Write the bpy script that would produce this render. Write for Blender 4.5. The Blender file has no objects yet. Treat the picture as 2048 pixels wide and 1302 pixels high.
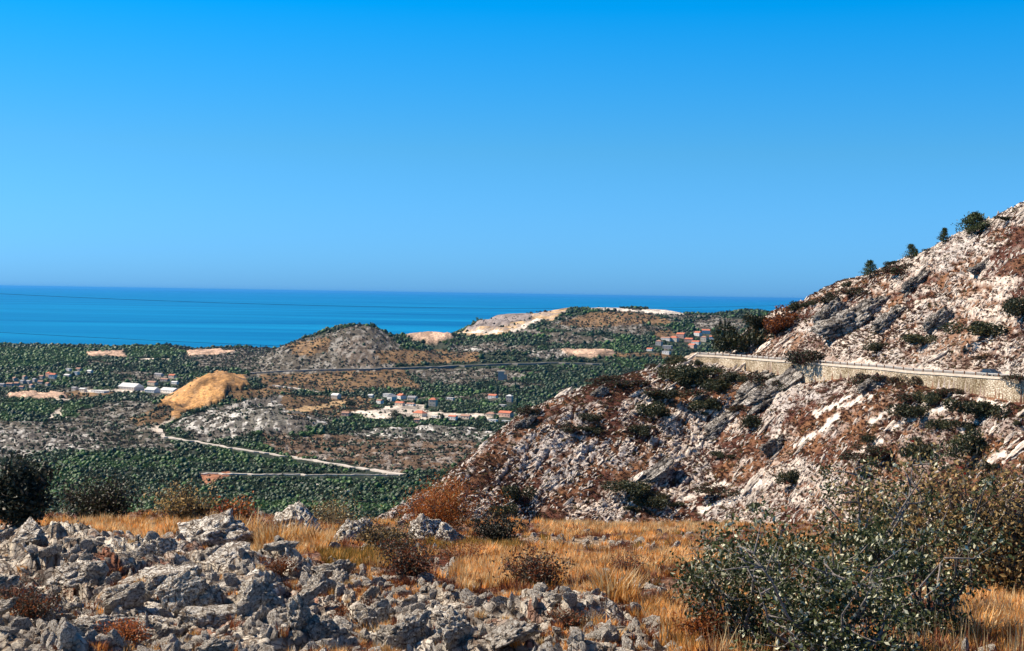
import bpy, math, random
import numpy as np
from mathutils import Vector, Matrix, Euler

random.seed(7)
rng = np.random.default_rng(7)
S = bpy.context.scene
C = S.collection

# ------------------------------------------------------------------ camera
W_, H_ = 2048, 1302
FPX = 2813.0
CAMZ = 300.0
PITCH = math.atan(63.0 / FPX)
ROLL = math.atan(25.0 / 1580.0)
Fv = np.array([0, math.cos(PITCH), -math.sin(PITCH)])
U0 = np.array([0, math.sin(PITCH), math.cos(PITCH)])
X0 = np.array([1.0, 0, 0])
Rv = X0 * math.cos(ROLL) + U0 * math.sin(ROLL)
Uv = -X0 * math.sin(ROLL) + U0 * math.cos(ROLL)
cam_data = bpy.data.cameras.new("camera")
cam = bpy.data.objects.new("camera", cam_data)
C.objects.link(cam)
cam.matrix_world = Matrix(((Rv[0], Uv[0], -Fv[0], 0), (Rv[1], Uv[1], -Fv[1], 0), (Rv[2], Uv[2], -Fv[2], CAMZ), (0, 0, 0, 1)))
cam_data.sensor_width = 36.0
cam_data.lens = FPX / W_ * 36.0
cam_data.clip_start = 0.1
cam_data.clip_end = 900000.0
S.camera = cam

# ------------------------------------------------------------------ light
SUN_EL = math.radians(46)
SUN_AZ = math.radians(-80)        # measured from +Y towards +X
SUN_STRENGTH = 5.0
SKY_STRENGTH = 0.05
S.view_settings.view_transform = 'Standard'
S.view_settings.look = 'None'
S.view_settings.gamma = 1.0
S.view_settings.use_curve_mapping = False
S.view_settings.exposure = 0.72

world = bpy.data.worlds.new("World")
S.world = world
world.use_nodes = True
nt = world.node_tree
nt.nodes.clear()
wo = nt.nodes.new('ShaderNodeOutputWorld')
bg = nt.nodes.new('ShaderNodeBackground')
sky = nt.nodes.new('ShaderNodeTexSky')
sky.sky_type = 'NISHITA'
sky.sun_disc = False
sky.sun_elevation = SUN_EL
sky.sun_rotation = SUN_AZ
sky.altitude = 300
sky.air_density = 1.0
sky.dust_density = 0.6
sky.ozone_density = 2.0
geo = nt.nodes.new('ShaderNodeTexCoord')
sep = nt.nodes.new('ShaderNodeSeparateXYZ')
ramp = nt.nodes.new('ShaderNodeValToRGB')
mul = nt.nodes.new('ShaderNodeMix')
mul.data_type = 'RGBA'
mul.blend_type = 'MULTIPLY'
mul.inputs['Factor'].default_value = 1.0
nt.links.new(geo.outputs['Generated'], sep.inputs[0])
nt.links.new(sep.outputs['Z'], ramp.inputs['Fac'])
nt.links.new(sky.outputs[0], mul.inputs['A'])
nt.links.new(ramp.outputs[0], mul.inputs['B'])
nt.links.new(mul.outputs['Result'], bg.inputs['Color'])
nt.links.new(bg.outputs[0], wo.inputs['Surface'])
bg.inputs['Strength'].default_value = SKY_STRENGTH
SKY_RAMP = [(0.0, (0.38, 1.12, 2.7)), (0.05, (0.37, 1.10, 2.2)), (0.10, (0.33, 1.10, 1.8)), (0.2, (0.0, 1.20, 2.1)), (0.45, (0.05, 0.50, 0.90))]
while len(ramp.color_ramp.elements) < len(SKY_RAMP):
    ramp.color_ramp.elements.new(0.5)
for e_, (p_, c_) in zip(ramp.color_ramp.elements, SKY_RAMP):
    e_.position = p_
    e_.color = (*c_, 1)

sd = bpy.data.lights.new("sun", 'SUN')
sd.energy = SUN_STRENGTH
sd.angle = math.radians(0.5)
sd.color = (1.0, 0.88, 0.72)
sun = bpy.data.objects.new("sun", sd)
C.objects.link(sun)
tosun = Vector((math.sin(SUN_AZ) * math.cos(SUN_EL), math.cos(SUN_AZ) * math.cos(SUN_EL), math.sin(SUN_EL)))
sun.rotation_euler = tosun.to_track_quat('Z', 'Y').to_euler()
sun.location = (0, 0, 400)

# ------------------------------------------------------------------ noise
def _h(ix, iy, seed):
    ix = ix.astype(np.int64).astype(np.uint32)
    iy = iy.astype(np.int64).astype(np.uint32)
    h = ix * np.uint32(374761393) + iy * np.uint32(668265263) + np.uint32((seed * 2246822519) & 0xffffffff)
    h = (h ^ (h >> np.uint32(13))) * np.uint32(1274126177)
    h = (h ^ (h >> np.uint32(16))) * np.uint32(2654435761)
    h = h ^ (h >> np.uint32(15))
    return h.astype(np.float64) / 4294967296.0

def vn(x, y, seed=0):
    x0 = np.floor(x); y0 = np.floor(y)
    fx = x - x0; fy = y - y0
    fx = fx * fx * fx * (fx * (fx * 6 - 15) + 10)
    fy = fy * fy * fy * (fy * (fy * 6 - 15) + 10)
    a = _h(x0, y0, seed); b = _h(x0 + 1, y0, seed); c = _h(x0, y0 + 1, seed); d = _h(x0 + 1, y0 + 1, seed)
    return (a + (b - a) * fx) * (1 - fy) + (c + (d - c) * fx) * fy

def fbm(x, y, seed=0, octv=4, gain=0.5):
    s = 0; a = 1.0; t = 0
    for i in range(octv):
        s = s + a * (vn(x, y, seed + i * 17) * 2 - 1)
        t += a
        a *= gain
        x = x * 2.03 + 3.7; y = y * 2.03 + 1.3
    return s / t

def cells(x, y, seed=0):
    """F1, F2 and, of the nearest cell: offset and three random numbers"""
    x0 = np.floor(x); y0 = np.floor(y)
    f1 = np.full(x.shape, 9.0); f2 = np.full(x.shape, 9.0)
    dx = np.zeros(x.shape); dy = np.zeros(x.shape)
    ci = np.zeros(x.shape); cj = np.zeros(x.shape)
    for i in (-1, 0, 1):
        for j in (-1, 0, 1):
            cx = x0 + i; cy = y0 + j
            px = cx + _h(cx, cy, seed) ; py = cy + _h(cx, cy, seed + 5)
            ddx = x - px; ddy = y - py
            d = np.sqrt(ddx * ddx + ddy * ddy)
            near = d < f1
            f2 = np.where(near, f1, np.minimum(f2, d))
            dx = np.where(near, ddx, dx); dy = np.where(near, ddy, dy)
            ci = np.where(near, cx, ci); cj = np.where(near, cy, cj)
            f1 = np.where(near, d, f1)
    return f1, f2, dx, dy, _h(ci, cj, seed + 11), _h(ci, cj, seed + 12), _h(ci, cj, seed + 13)

def blocks(x, y, seed, tilt=1.0, crack=0.12, deep=0.7):
    """angular tilted blocks with open joints, about -0.5..1"""
    f1, f2, dx, dy, r0, r1, r2 = cells(x, y, seed)
    return (r0 - 0.35) + tilt * ((r1 - 0.5) * dx + (r2 - 0.5) * dy) * 1.6 - deep * np.exp(-(f2 - f1) / crack)

def sstep(a, b, x):
    t = np.clip((x - a) / (b - a), 0, 1)
    return t * t * (3 - 2 * t)

def inpoly(px, py, poly):
    n = len(poly)
    inside = np.zeros(px.shape, bool)
    j = n - 1
    for i in range(n):
        xi, yi = poly[i]; xj, yj = poly[j]
        if yi != yj:
            c = ((yi > py) != (yj > py)) & (px < (xj - xi) * (py - yi) / (yj - yi) + xi)
            inside ^= c
        j = i
    return inside

# ------------------------------------------------------------------ projection
def ue(px, py):
    """direction through a point of the photograph as x/y and z/y"""
    a = (np.asarray(px, float) - W_ / 2) / FPX
    b = (H_ / 2 - np.asarray(py, float)) / FPX
    d = [Fv[k] + Rv[k] * a + Uv[k] * b for k in range(3)]
    return d[0] / d[1], d[2] / d[1]

def pix(x, y, z):
    v = [x, y, z - CAMZ]
    f = sum(v[k] * Fv[k] for k in range(3)); r = sum(v[k] * Rv[k] for k in range(3)); u = sum(v[k] * Uv[k] for k in range(3))
    return W_ / 2 + FPX * r / f, H_ / 2 - FPX * u / f

def at(px, py, Y):
    u, e = ue(px, py)
    return Vector((float(u * Y), float(Y), float(CAMZ + e * Y)))

def u2px(u):        # approximate column of a bearing
    return 1024 + (u - 0.0) * FPX * 1.0

class TPS:
    def __init__(s, pts, ys):
        u, e = ue([p[0] for p in pts], [p[1] for p in pts])
        Y = np.array([p[2] for p in pts], float)
        s.ys = ys
        s.P = np.stack([u / 0.35, ys(Y)], 1)
        z = e * Y
        n = len(pts)
        K = s.k(s.P, s.P) + np.eye(n) * 1e-5
        A = np.zeros((n + 3, n + 3))
        A[:n, :n] = K
        A[:n, n] = 1; A[:n, n + 1:] = s.P
        A[n, :n] = 1; A[n + 1:, :n] = s.P.T
        s.w = np.linalg.solve(A, np.concatenate([z, np.zeros(3)]))
    def k(s, a, b):
        r2 = ((a[:, None, :] - b[None, :, :]) ** 2).sum(2)
        return 0.5 * r2 * np.log(r2 + 1e-12)
    def __call__(s, u, Y):
        sh = u.shape
        Q = np.stack([u.ravel() / 0.35, s.ys(Y.ravel())], 1)
        out = np.empty(len(Q))
        for i in range(0, len(Q), 60000):
            q = Q[i:i + 60000]
            out[i:i + 60000] = s.k(q, s.P) @ s.w[:-3] + s.w[-3] + q @ s.w[-2:]
        return CAMZ + out.reshape(sh)

# ------------------------------------------------------------------ sheets (height functions of real ground)
FG_PTS = []
for px in (-400, 0, 300, 500):
    FG_PTS += [(px, 1345, 8.0), (px, 1290, 9.2), (px, 1190, 12), (px, 1120, 15), (px, 1078, 18), (px, 1048, 22), (px, 1030, 25), (px, 1075, 32), (px, 1300, 44), (px, 1600, 70)]
for px in (750, 1000):
    FG_PTS += [(px, 1345, 8.0), (px, 1290, 9.2), (px, 1190, 12.3), (px, 1120, 16), (px, 1080, 20.5), (px, 1060, 24.5), (px, 1047, 29), (px, 1090, 37), (px, 1300, 50), (px, 1600, 75)]
for px in (1250, 1500, 1800, 2100, 2500):
    FG_PTS += [(px, 1345, 8.0), (px, 1290, 9.2), (px, 1190, 12.3), (px, 1130, 16), (px, 1088, 21), (px, 1068, 26), (px, 1053, 31), (px, 1090, 39), (px, 1300, 53), (px, 1600, 78)]
for px in (-400, 200, 800, 1400, 2000, 2500):
    FG_PTS += [(px, 1950, 4.0), (px, 1600, 5.7)]
fg_base = TPS(FG_PTS, lambda Y: np.log(Y))

ROCK_POLY = [(-500, 1066), (60, 1056), (140, 1062), (230, 1080), (330, 1082), (380, 1070), (480, 1075), (540, 1120), (640, 1125), (700, 1150), (830, 1160), (900, 1195), (1040, 1195), (1120, 1215), (1240, 1225), (1330, 1262), (1420, 1400), (-500, 1400)]
def fg_masks(x, y, z):
    px, py = pix(x, y, z)
    w = 22 * fbm(x * 1.3, y * 1.3, 91, 3)
    rock = sum(inpoly(px + w * 2 + ox, py + w + oy, ROCK_POLY).astype(float) for ox, oy in ((0, 0), (-26, 0), (26, 0), (0, -12), (0, 12), (-14, 7), (14, -7), (-14, -7), (14, 7))) / 9.0
    soft = sstep(-0.25, 0.25, fbm(x * 0.9, y * 0.7, 44, 4) - 0.10 + 0.36 * sstep(780, 480, px))
    path = inpoly(px + w, py + w * 0.3, [(1045, 1072), (1170, 1074), (1300, 1088), (1330, 1100), (1150, 1098), (1040, 1084)]) | inpoly(px + w, py + w * .5, [(1640, 1115), (1850, 1125), (1900, 1150), (1700, 1145)])
    return px, py, rock, rock * soft, path.astype(float)

def fg_z(u, Y, full=False):
    x = u * Y; y = Y
    z0 = fg_base(u, Y)
    px, py, rock, rs, path = fg_masks(x, y, z0)
    wx = x + 0.25 * fbm(x * 1.1, y * 1.1, 5, 3); wy = y + 0.25 * fbm(x * 1.1, y * 1.1, 6, 3)
    a = wx * 0.86 + wy * 0.5; b = -wx * 0.5 + wy * 0.86
    B1 = blocks(a * 0.75, b * 0.95, 21, 1.5, 0.10, 0.45)
    B2 = blocks(a * 1.9, b * 2.4, 22, 1.5, 0.12, 0.4)
    B3 = blocks(a * 6.0, b * 7.0, 23, 1.3, 0.15, 0.4)
    rid = 1 - np.abs(fbm(x * 3.0, y * 3.0, 31, 4))
    B4 = blocks(a * 15, b * 19, 24, 1.2, 0.18)
    lf = 0.50 + 0.22 * sstep(760, 520, px)
    d = rs * lf * (0.36 * B1 + 0.19 * B2 + 0.07 * B3 + 0.012 * B4 + 0.05 * (rid - 0.8)) - 0.06 * rs
    d = d + 0.06 * fbm(x * 1.2, y * 1.2, 8, 4) + 0.02 * fbm(x * 9, y * 9, 9, 3)
    d = d + (1 - rs) * rock * 0.035 * blocks(x * 9, y * 9, 27)
    d = d * sstep(60, 35, Y)
    if full:
        return z0 + d, (px, py, rock, rs, path, B1, B2, B3, rid)
    return z0 + d

HILL_PTS = [
 (2500, 1190, 170), (2500, 1080, 196), (2500, 960, 214), (2500, 815, 232), (2500, 780, 240), (2500, 765, 256), (2500, 560, 285), (2500, 280, 318), (2500, 420, 390), (2500, 1100, 520),
 (2048, 1180, 190), (2048, 1110, 226), (2048, 980, 240), (2048, 812, 262), (2048, 745, 288), (2048, 560, 314), (2048, 438, 334), (2048, 560, 400), (2048, 1100, 520),
 (1900, 1230, 195), (1900, 1100, 244), (1900, 940, 262), (1900, 790, 281), (1900, 737, 304), (1900, 620, 330), (1900, 492, 356), (1900, 620, 430), (1900, 1200, 540),
 (1760, 1250, 200), (1760, 1100, 262), (1760, 925, 280), (1760, 768, 300), (1760, 728, 324), (1760, 640, 350), (1760, 552, 375), (1760, 700, 450), (1760, 1200, 560),
 (1650, 1080, 276), (1650, 750, 327), (1650, 640, 372), (1650, 585, 394), (1650, 740, 465),
 (1560, 1270, 210), (1560, 1085, 288), (1560, 925, 314), (1560, 768, 343), (1560, 715, 372), (1560, 620, 410), (1560, 760, 480), (1560, 1200, 580),
 (1500, 1080, 294), (1500, 742, 358), (1500, 712, 385), (1500, 655, 408), (1500, 760, 470),
 (1455, 1080, 298), (1455, 730, 372), (1455, 709, 394), (1455, 698, 408), (1455, 800, 470), (1455, 1200, 560),
 (1400, 1300, 200), (1400, 1072, 304), (1400, 910, 336), (1400, 717, 385), (1400, 711, 398), (1400, 800, 440), (1400, 1200, 520),
 (1330, 1068, 307), (1330, 900, 336), (1330, 735, 373), (1330, 850, 430), (1330, 1200, 500),
 (1200, 1310, 215), (1200, 1060, 311), (1200, 910, 334), (1200, 777, 358), (1200, 900, 410), (1200, 1250, 480),
 (1120, 1055, 313), (1120, 798, 355), (1120, 930, 402), 
 (1040, 1320, 220), (1040, 1052, 313), (1040, 940, 332), (1040, 832, 350), (1040, 950, 392), (1040, 1300, 460),
 (980, 1050, 310), (980, 885, 340), (980, 1000, 380),
 (930, 1330, 230), (930, 1050, 308), (930, 925, 332), (930, 1060, 372), (930, 1350, 440),
 (810, 1350, 220), (810, 1060, 302), (810, 1008, 313), (810, 1130, 350), (810, 1400, 420),
 (700, 1110, 290), (700, 1085, 303), (700, 1230, 345), (500, 1350, 220), (500, 1250, 300), (500, 1350, 350), (500, 1450, 450),
 (200, 1450, 220), (200, 1400, 300), (200, 1500, 450)]
hill_base = TPS(HILL_PTS, lambda Y: Y / 160.0)
RD_PX = [1330, 1391, 1460, 1540, 1610, 1690, 1760, 1820, 1900, 1985, 2048, 2300, 2600]
RD_PY = [706, 711, 715, 721.5, 726, 733, 738, 745, 750, 756, 760, 776, 795]
RD_Y = [400, 388, 375, 352, 338, 321, 306, 297, 285, 274, 266, 240, 215]
RD_HW = [0.1, 0.6, 2.2, 3.2, 4.2, 2.0, 1.7, 1.7, 2.4, 3.2, 3.8, 4.0, 4.0]
RW = 17.0
_ru, _re = ue(RD_PX, RD_PY)
_rz = CAMZ + _re * np.array(RD_Y)
_k = np.ones(3) / 3
def road_at(u):
    return np.interp(u, _ru, RD_Y), np.interp(u, _ru, _rz), np.interp(u, _ru, RD_HW)

def hill_z(u, Y, full=False):
    x = u * Y
    N = hill_base(u, Y)
    yr, zr, hw = road_at(u)
    D = Y - yr
    inr = sstep(_ru[0] - 0.0, _ru[1], u)
    N0 = hill_base(u[..., :1, :] * 0 + u[..., :1, :], yr[..., :1, :]) if False else None
    # strata displacement
    al = math.radians(38)
    q = (N - 250.0) * 1.15
    w1 = 2.0 * fbm(x * 0.08, q * 0.08, 61, 3); w2 = 2.0 * fbm(x * 0.08, q * 0.08, 62, 3)
    a = (x + w1) * math.cos(al) + (q + w2) * math.sin(al)
    b = -(x + w1) * math.sin(al) + (q + w2) * math.cos(al)
    B1 = blocks(a * 0.085, b * 0.2, 71, 1.4, 0.10)
    B2 = blocks(a * 0.30, b * 0.62, 72, 1.4, 0.13)
    B3 = blocks(a * 0.9, b * 1.6, 73, 1.2, 0.16)
    big = fbm(x * 0.035, q * 0.05, 75, 3)
    rk = sstep(-0.30, 0.25, fbm(a * 0.05, b * 0.13, 77, 4) + 0.12)
    d = rk * (0.55 * B1 + 0.6 * B2 + 0.32 * B3) + 0.5 * big + 0.16 * fbm(x * 0.7, q * 0.9, 78, 3)
    # the road bench
    nat = N + d
    zf = np.where(D < 0, zr - hw, nat)
    wf = np.exp(np.minimum(D, 0) / 14.0) * (D < 0)
    base_f = hill_base(u, np.minimum(Y, yr))
    z = nat * (1 - wf) + (zr - hw - 0.6 + d * 0.5 + (N - hill_base(u, yr)) * 0.6) * wf
    bench = (D >= 0) & (D <= RW)
    z = np.where(bench, zr - 0.15, z)
    wb = np.exp(-np.maximum(D - RW, 0) / 5.0) * (D > RW)
    z = np.where(D > RW, nat * (1 - wb) + (zr + 0.1 + 0.35 * np.abs(d)) * wb, z)
    z = nat * (1 - inr) + z * inr
    if full:
        return z, (rk, B1, B2, B3, d, D, bench & (inr > 0.5), nat)
    return z

# coast and valley
FL_Y = [300, 500, 700, 1000, 1250, 1600, 1900, 2300, 2900, 3400, 3700, 4300, 4900, 5500, 6200, 9000]
FL_Z = [215, 180, 150, 122, 110, 95, 89, 85, 80, 90, 98, 96, 92, 40, -40, -60]
def crest(tab, Yc, wf, wb, p=2.0):
    px = [t[0] for t in tab]
    yc = np.interp(px, [a[0] for a in Yc], [a[1] for a in Yc])
    u, e = ue(px, [t[1] for t in tab])
    return (u, CAMZ + e * yc, yc, wf, wb, p)
HILLS = [
 crest([(-700, 690), (-200, 694), (0, 697), (100, 700), (180, 703), (240, 701), (330, 695), (390, 706), (440, 701), (500, 700), (560, 703), (640, 712), (760, 720)], [(0, 4700)], 700, 500),
 crest([(780, 720), (860, 700), (920, 664), (960, 641), (1010, 630), (1060, 625), (1100, 621), (1170, 617), (1200, 615), (1290, 618), (1330, 620), (1370, 627), (1420, 630), (1460, 625), (1500, 621), (1540, 626), (1700, 630), (2000, 620), (2400, 620)], [(0, 5000)], 900, 700),
 crest([(440, 760), (490, 735), (540, 703), (600, 679), (650, 663), (690, 652), (720, 649), (745, 653), (775, 668), (810, 680), (860, 700), (920, 725), (960, 745)], [(0, 3950)], 330, 300),
 crest([(740, 690), (800, 672), (830, 669), (860, 667), (900, 668), (940, 680), (1000, 690)], [(0, 4450)], 150, 250),
 crest([(150, 880), (250, 842), (300, 820), (340, 797), (380, 772), (420, 753), (450, 751), (480, 762), (520, 772), (600, 790), (680, 815), (760, 850)], [(0, 2650)], 190, 140),
 crest([(200, 900), (300, 868), (360, 845), (430, 832), (480, 822), (540, 818), (600, 828), (680, 850), (800, 870), (900, 875), (1000, 885), (1100, 900)], [(0, 2150)], 170, 150),
 crest([(-300, 850), (0, 836), (50, 838), (110, 850), (180, 836), (240, 815), (300, 806), (350, 812), (420, 830)], [(0, 2450)], 160, 160),
 crest([(850, 720), (930, 705), (1010, 700), (1080, 698), (1130, 702), (1250, 703), (1400, 700), (1500, 705)], [(0, 3900)], 200, 200),
]
def val_z(u, Y, full=False):
    x = u * Y
    z = np.interp(Y, FL_Y, FL_Z)
    z = z + 5 * fbm(x / 400, Y / 400, 101, 3) * sstep(900, 1400, Y)
    z0 = z
    for (cu, cz, cy, wf, wb, p) in HILLS:
        yc = np.interp(u, cu, cy); zc = np.interp(u, cu, cz)
        ins = (u >= cu[0]) & (u <= cu[-1])
        D = Y - yc
        g = np.exp(-np.abs(D / np.where(D < 0, wf, wb)) ** p)
        h = z0 + (zc - z0) * g
        h = np.where(ins & (zc > z0), h, z0)
        z = np.maximum(z, h)
    zb = z
    r = 1 - np.abs(fbm(x / 130, Y / 130, 103, 4))
    z = z + (r - 0.75) * 9 * np.exp(-np.abs(Y - 2200) / 900) + 2.0 * fbm(x / 40, Y / 40, 105, 3)
    if full:
        return z, zb
    return z

SH = {'fg': (fg_z, 7.5, 40), 'hill': (hill_z, 225, 430), 'val': (val_z, 900, 5400)}
def hits(px, py, sheet):
    """first ground point of a sheet along the rays through many photograph points"""
    fn, y0, y1 = SH[sheet]
    px = np.atleast_1d(np.asarray(px, float)); py = np.atleast_1d(np.asarray(py, float))
    u, e = ue(px, py)
    n = 420
    Ys = np.exp(np.linspace(math.log(y0), math.log(y1), n))
    U = np.repeat(u[:, None], n, 1); YY = np.repeat(Ys[None, :], len(u), 0)
    Z = fn(U, YY)
    below = (CAMZ + e[:, None] * YY) <= Z
    ok = below.any(1)
    i = np.clip(below.argmax(1), 1, n - 1)
    Yh = (Ys[i] + Ys[i - 1]) / 2
    zz = fn(u[:, None], Yh[:, None])[:, 0]
    return np.stack([u * Yh, Yh, zz], 1), ok

def hit(px, py, sheet):
    p, ok = hits([px], [py], sheet)
    if not ok[0]:
        p, ok = hits([px], [py + 14], sheet)
    return Vector(p[0])

# ------------------------------------------------------------------ mesh and tag helpers
def tag(o, label=None, cat=None, group=None, kind=None):
    if label: o['label'] = label
    if cat: o['category'] = cat
    if group: o['group'] = group
    if kind: o['kind'] = kind
    return o

def mesh_np(name, V, F, mats=(), mi=None, smooth=True, cols=None, n=None):
    """V (n,3) float, F (m,k) int array"""
    me = bpy.data.meshes.new(name)
    V = np.asarray(V, np.float32); F = np.asarray(F, np.int32)
    k = F.shape[1]
    me.vertices.add(len(V)); me.vertices.foreach_set('co', V.ravel())
    me.loops.add(F.size); me.loops.foreach_set('vertex_index', F.ravel())
    me.polygons.add(len(F)); me.polygons.foreach_set('loop_start', np.arange(0, F.size, k, dtype=np.int32))
    if smooth is not False:
        me.polygons.foreach_set('use_smooth', np.ones(len(F), bool))
    else:
        me.polygons.foreach_set('use_smooth', np.zeros(len(F), bool))
    for m in mats: me.materials.append(m)
    if mi is not None: me.polygons.foreach_set('material_index', np.asarray(mi, np.int32))
    if cols is not None:
        for nm, c in cols.items():
            at_ = me.color_attributes.new(nm, 'FLOAT_COLOR', 'POINT')
            cc = np.ones((len(V), 4), np.float32); cc[:, :3] = c
            at_.data.foreach_set('color', cc.ravel())
    me.update(); me.validate()
    return me

def link(name, me, parent=None, loc=None):
    o = bpy.data.objects.new(name, me)
    C.objects.link(o)
    if parent: o.parent = parent
    if loc is not None: o.location = loc
    return o

def empty(name, loc, rz=0.0):
    o = bpy.data.objects.new(name, None)
    o.empty_display_size = 0.3
    C.objects.link(o)
    o.location = loc; o.rotation_euler = (0, 0, rz)
    return o

def grid_faces(nr, nc):
    i = np.arange(nr - 1)[:, None] * nc + np.arange(nc - 1)[None, :]
    i = i.ravel()
    return np.stack([i, i + 1, i + nc + 1, i + nc], 1)

class MB:
    """collects boxes, tubes and prisms as quads/tris lists"""
    def __init__(s): s.v = []; s.f = []
    def add(s, v, f):
        n = len(s.v); s.v += [tuple(p) for p in v]; s.f += [tuple(i + n for i in q) for q in f]
    def box(s, x0, x1, y0, y1, z0, z1):
        v = [(x0, y0, z0), (x1, y0, z0), (x1, y1, z0), (x0, y1, z0), (x0, y0, z1), (x1, y0, z1), (x1, y1, z1), (x0, y1, z1)]
        s.add(v, [(0, 3, 2, 1), (4, 5, 6, 7), (0, 1, 5, 4), (1, 2, 6, 5), (2, 3, 7, 6), (3, 0, 4, 7)])
    def tube(s, pts, rad, n=6):
        pts = [Vector(p) for p in pts]
        rings = []
        for i, p in enumerate(pts):
            t = (pts[min(i + 1, len(pts) - 1)] - pts[max(i - 1, 0)]).normalized()
            a = t.orthogonal().normalized() if i == 0 else (a - t * a.dot(t)).normalized()
            b = t.cross(a)
            r = rad[i] if hasattr(rad, '__len__') else rad
            rings.append([p + (a * math.cos(2 * math.pi * k / n) + b * math.sin(2 * math.pi * k / n)) * r for k in range(n)])
        v = [q for r in rings for q in r]
        f = []
        for i in range(len(pts) - 1):
            for k in range(n):
                f.append((i * n + k, i * n + (k + 1) % n, (i + 1) * n + (k + 1) % n, (i + 1) * n + k))
        f.append(tuple(range(n))[::-1]); f.append(tuple((len(pts) - 1) * n + k for k in range(n)))
        s.add(v, f)
    def build(s, name, mat, parent=None, loc=None, smooth=False):
        me = bpy.data.meshes.new(name)
        me.from_pydata(s.v, [], s.f)
        if smooth: me.polygons.foreach_set('use_smooth', [True] * len(me.polygons))
        for m in (mat if isinstance(mat, (list, tuple)) else [mat]): me.materials.append(m)
        return link(name, me, parent, loc)

# ------------------------------------------------------------------ materials
def newmat(name):
    m = bpy.data.materials.new(name); m.use_nodes = True
    n = m.node_tree; n.nodes.clear()
    out = n.nodes.new('ShaderNodeOutputMaterial'); b = n.nodes.new('ShaderNodeBsdfPrincipled')
    n.links.new(b.outputs[0], out.inputs[0])
    b.inputs['Roughness'].default_value = 0.85
    b.inputs['Specular IOR Level'].default_value = 0.15
    return m, n, b

def noise_mat(name, cols, scale=5.0, rough=0.85, bump=0.0, bscale=None, detail=6, pos=None, vcol=None, mixv=0.35, spec=0.15, rnd=0.0, dist=0.1, dark=None):
    """colour ramp over noise; with vcol the vertex colour is multiplied by the noise"""
    m, n, b = newmat(name)
    tc = n.nodes.new('ShaderNodeTexCoord')
    no = n.nodes.new('ShaderNodeTexNoise'); no.inputs['Scale'].default_value = scale; no.inputs['Detail'].default_value = detail
    no.inputs['Roughness'].default_value = 0.65
    n.links.new(tc.outputs['Object'], no.inputs['Vector'])
    cr = n.nodes.new('ShaderNodeValToRGB')
    pos = pos or [0.3 + 0.4 * i / max(1, len(cols) - 1) for i in range(len(cols))]
    while len(cr.color_ramp.elements) < len(cols): cr.color_ramp.elements.new(0.5)
    for e_, p_, c_ in zip(cr.color_ramp.elements, pos, cols):
        e_.position = p_; e_.color = (*c_, 1)
    n.links.new(no.outputs['Fac'], cr.inputs['Fac'])
    last = cr.outputs[0]
    if vcol:
        at_ = n.nodes.new('ShaderNodeVertexColor'); at_.layer_name = vcol
        mx = n.nodes.new('ShaderNodeMix'); mx.data_type = 'RGBA'; mx.blend_type = 'MULTIPLY'; mx.inputs['Factor'].default_value = 1
        n.links.new(at_.outputs[0], mx.inputs['A']); n.links.new(last, mx.inputs['B'])
        last = mx.outputs['Result']
    if rnd:
        oi = n.nodes.new('ShaderNodeObjectInfo')
        mr = n.nodes.new('ShaderNodeMapRange'); mr.inputs['To Min'].default_value = 1 - rnd; mr.inputs['To Max'].default_value = 1 + rnd
        n.links.new(oi.outputs['Random'], mr.inputs['Value'])
        hs = n.nodes.new('ShaderNodeHueSaturation')
        n.links.new(mr.outputs[0], hs.inputs['Value']); n.links.new(last, hs.inputs['Color'])
        last = hs.outputs[0]
    n.links.new(last, b.inputs['Base Color'])
    b.inputs['Roughness'].default_value = rough
    b.inputs['Specular IOR Level'].default_value = spec
    if bump:
        nb = n.nodes.new('ShaderNodeTexNoise'); nb.inputs['Scale'].default_value = bscale or scale * 3; nb.inputs['Detail'].default_value = 8
        nb.inputs['Roughness'].default_value = 0.7
        n.links.new(tc.outputs['Object'], nb.inputs['Vector'])
        bp = n.nodes.new('ShaderNodeBump'); bp.inputs['Strength'].default_value = bump; bp.inputs['Distance'].default_value = dist
        n.links.new(nb.outputs['Fac'], bp.inputs['Height']); n.links.new(bp.outputs[0], b.inputs['Normal'])
    return m

def leaf_mat(name, c1, c2, trans=0.25, scale=3.0, rnd=0.25, spec=0.3, rough=0.5):
    m = noise_mat(name, [c1, c2], scale=scale, rough=rough, spec=spec, rnd=rnd, detail=2)
    n = m.node_tree
    b = [x for x in n.nodes if x.type == 'BSDF_PRINCIPLED'][0]
    src = b.inputs['Base Color'].links[0].from_socket
    tr = n.nodes.new('ShaderNodeBsdfTranslucent'); mx = n.nodes.new('ShaderNodeMixShader'); mx.inputs[0].default_value = trans
    out = [x for x in n.nodes if x.type == 'OUTPUT_MATERIAL'][0]
    n.links.new(src, tr.inputs['Color']); n.links.new(b.outputs[0], mx.inputs[1]); n.links.new(tr.outputs[0], mx.inputs[2]); n.links.new(mx.outputs[0], out.inputs[0])
    return m

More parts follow.
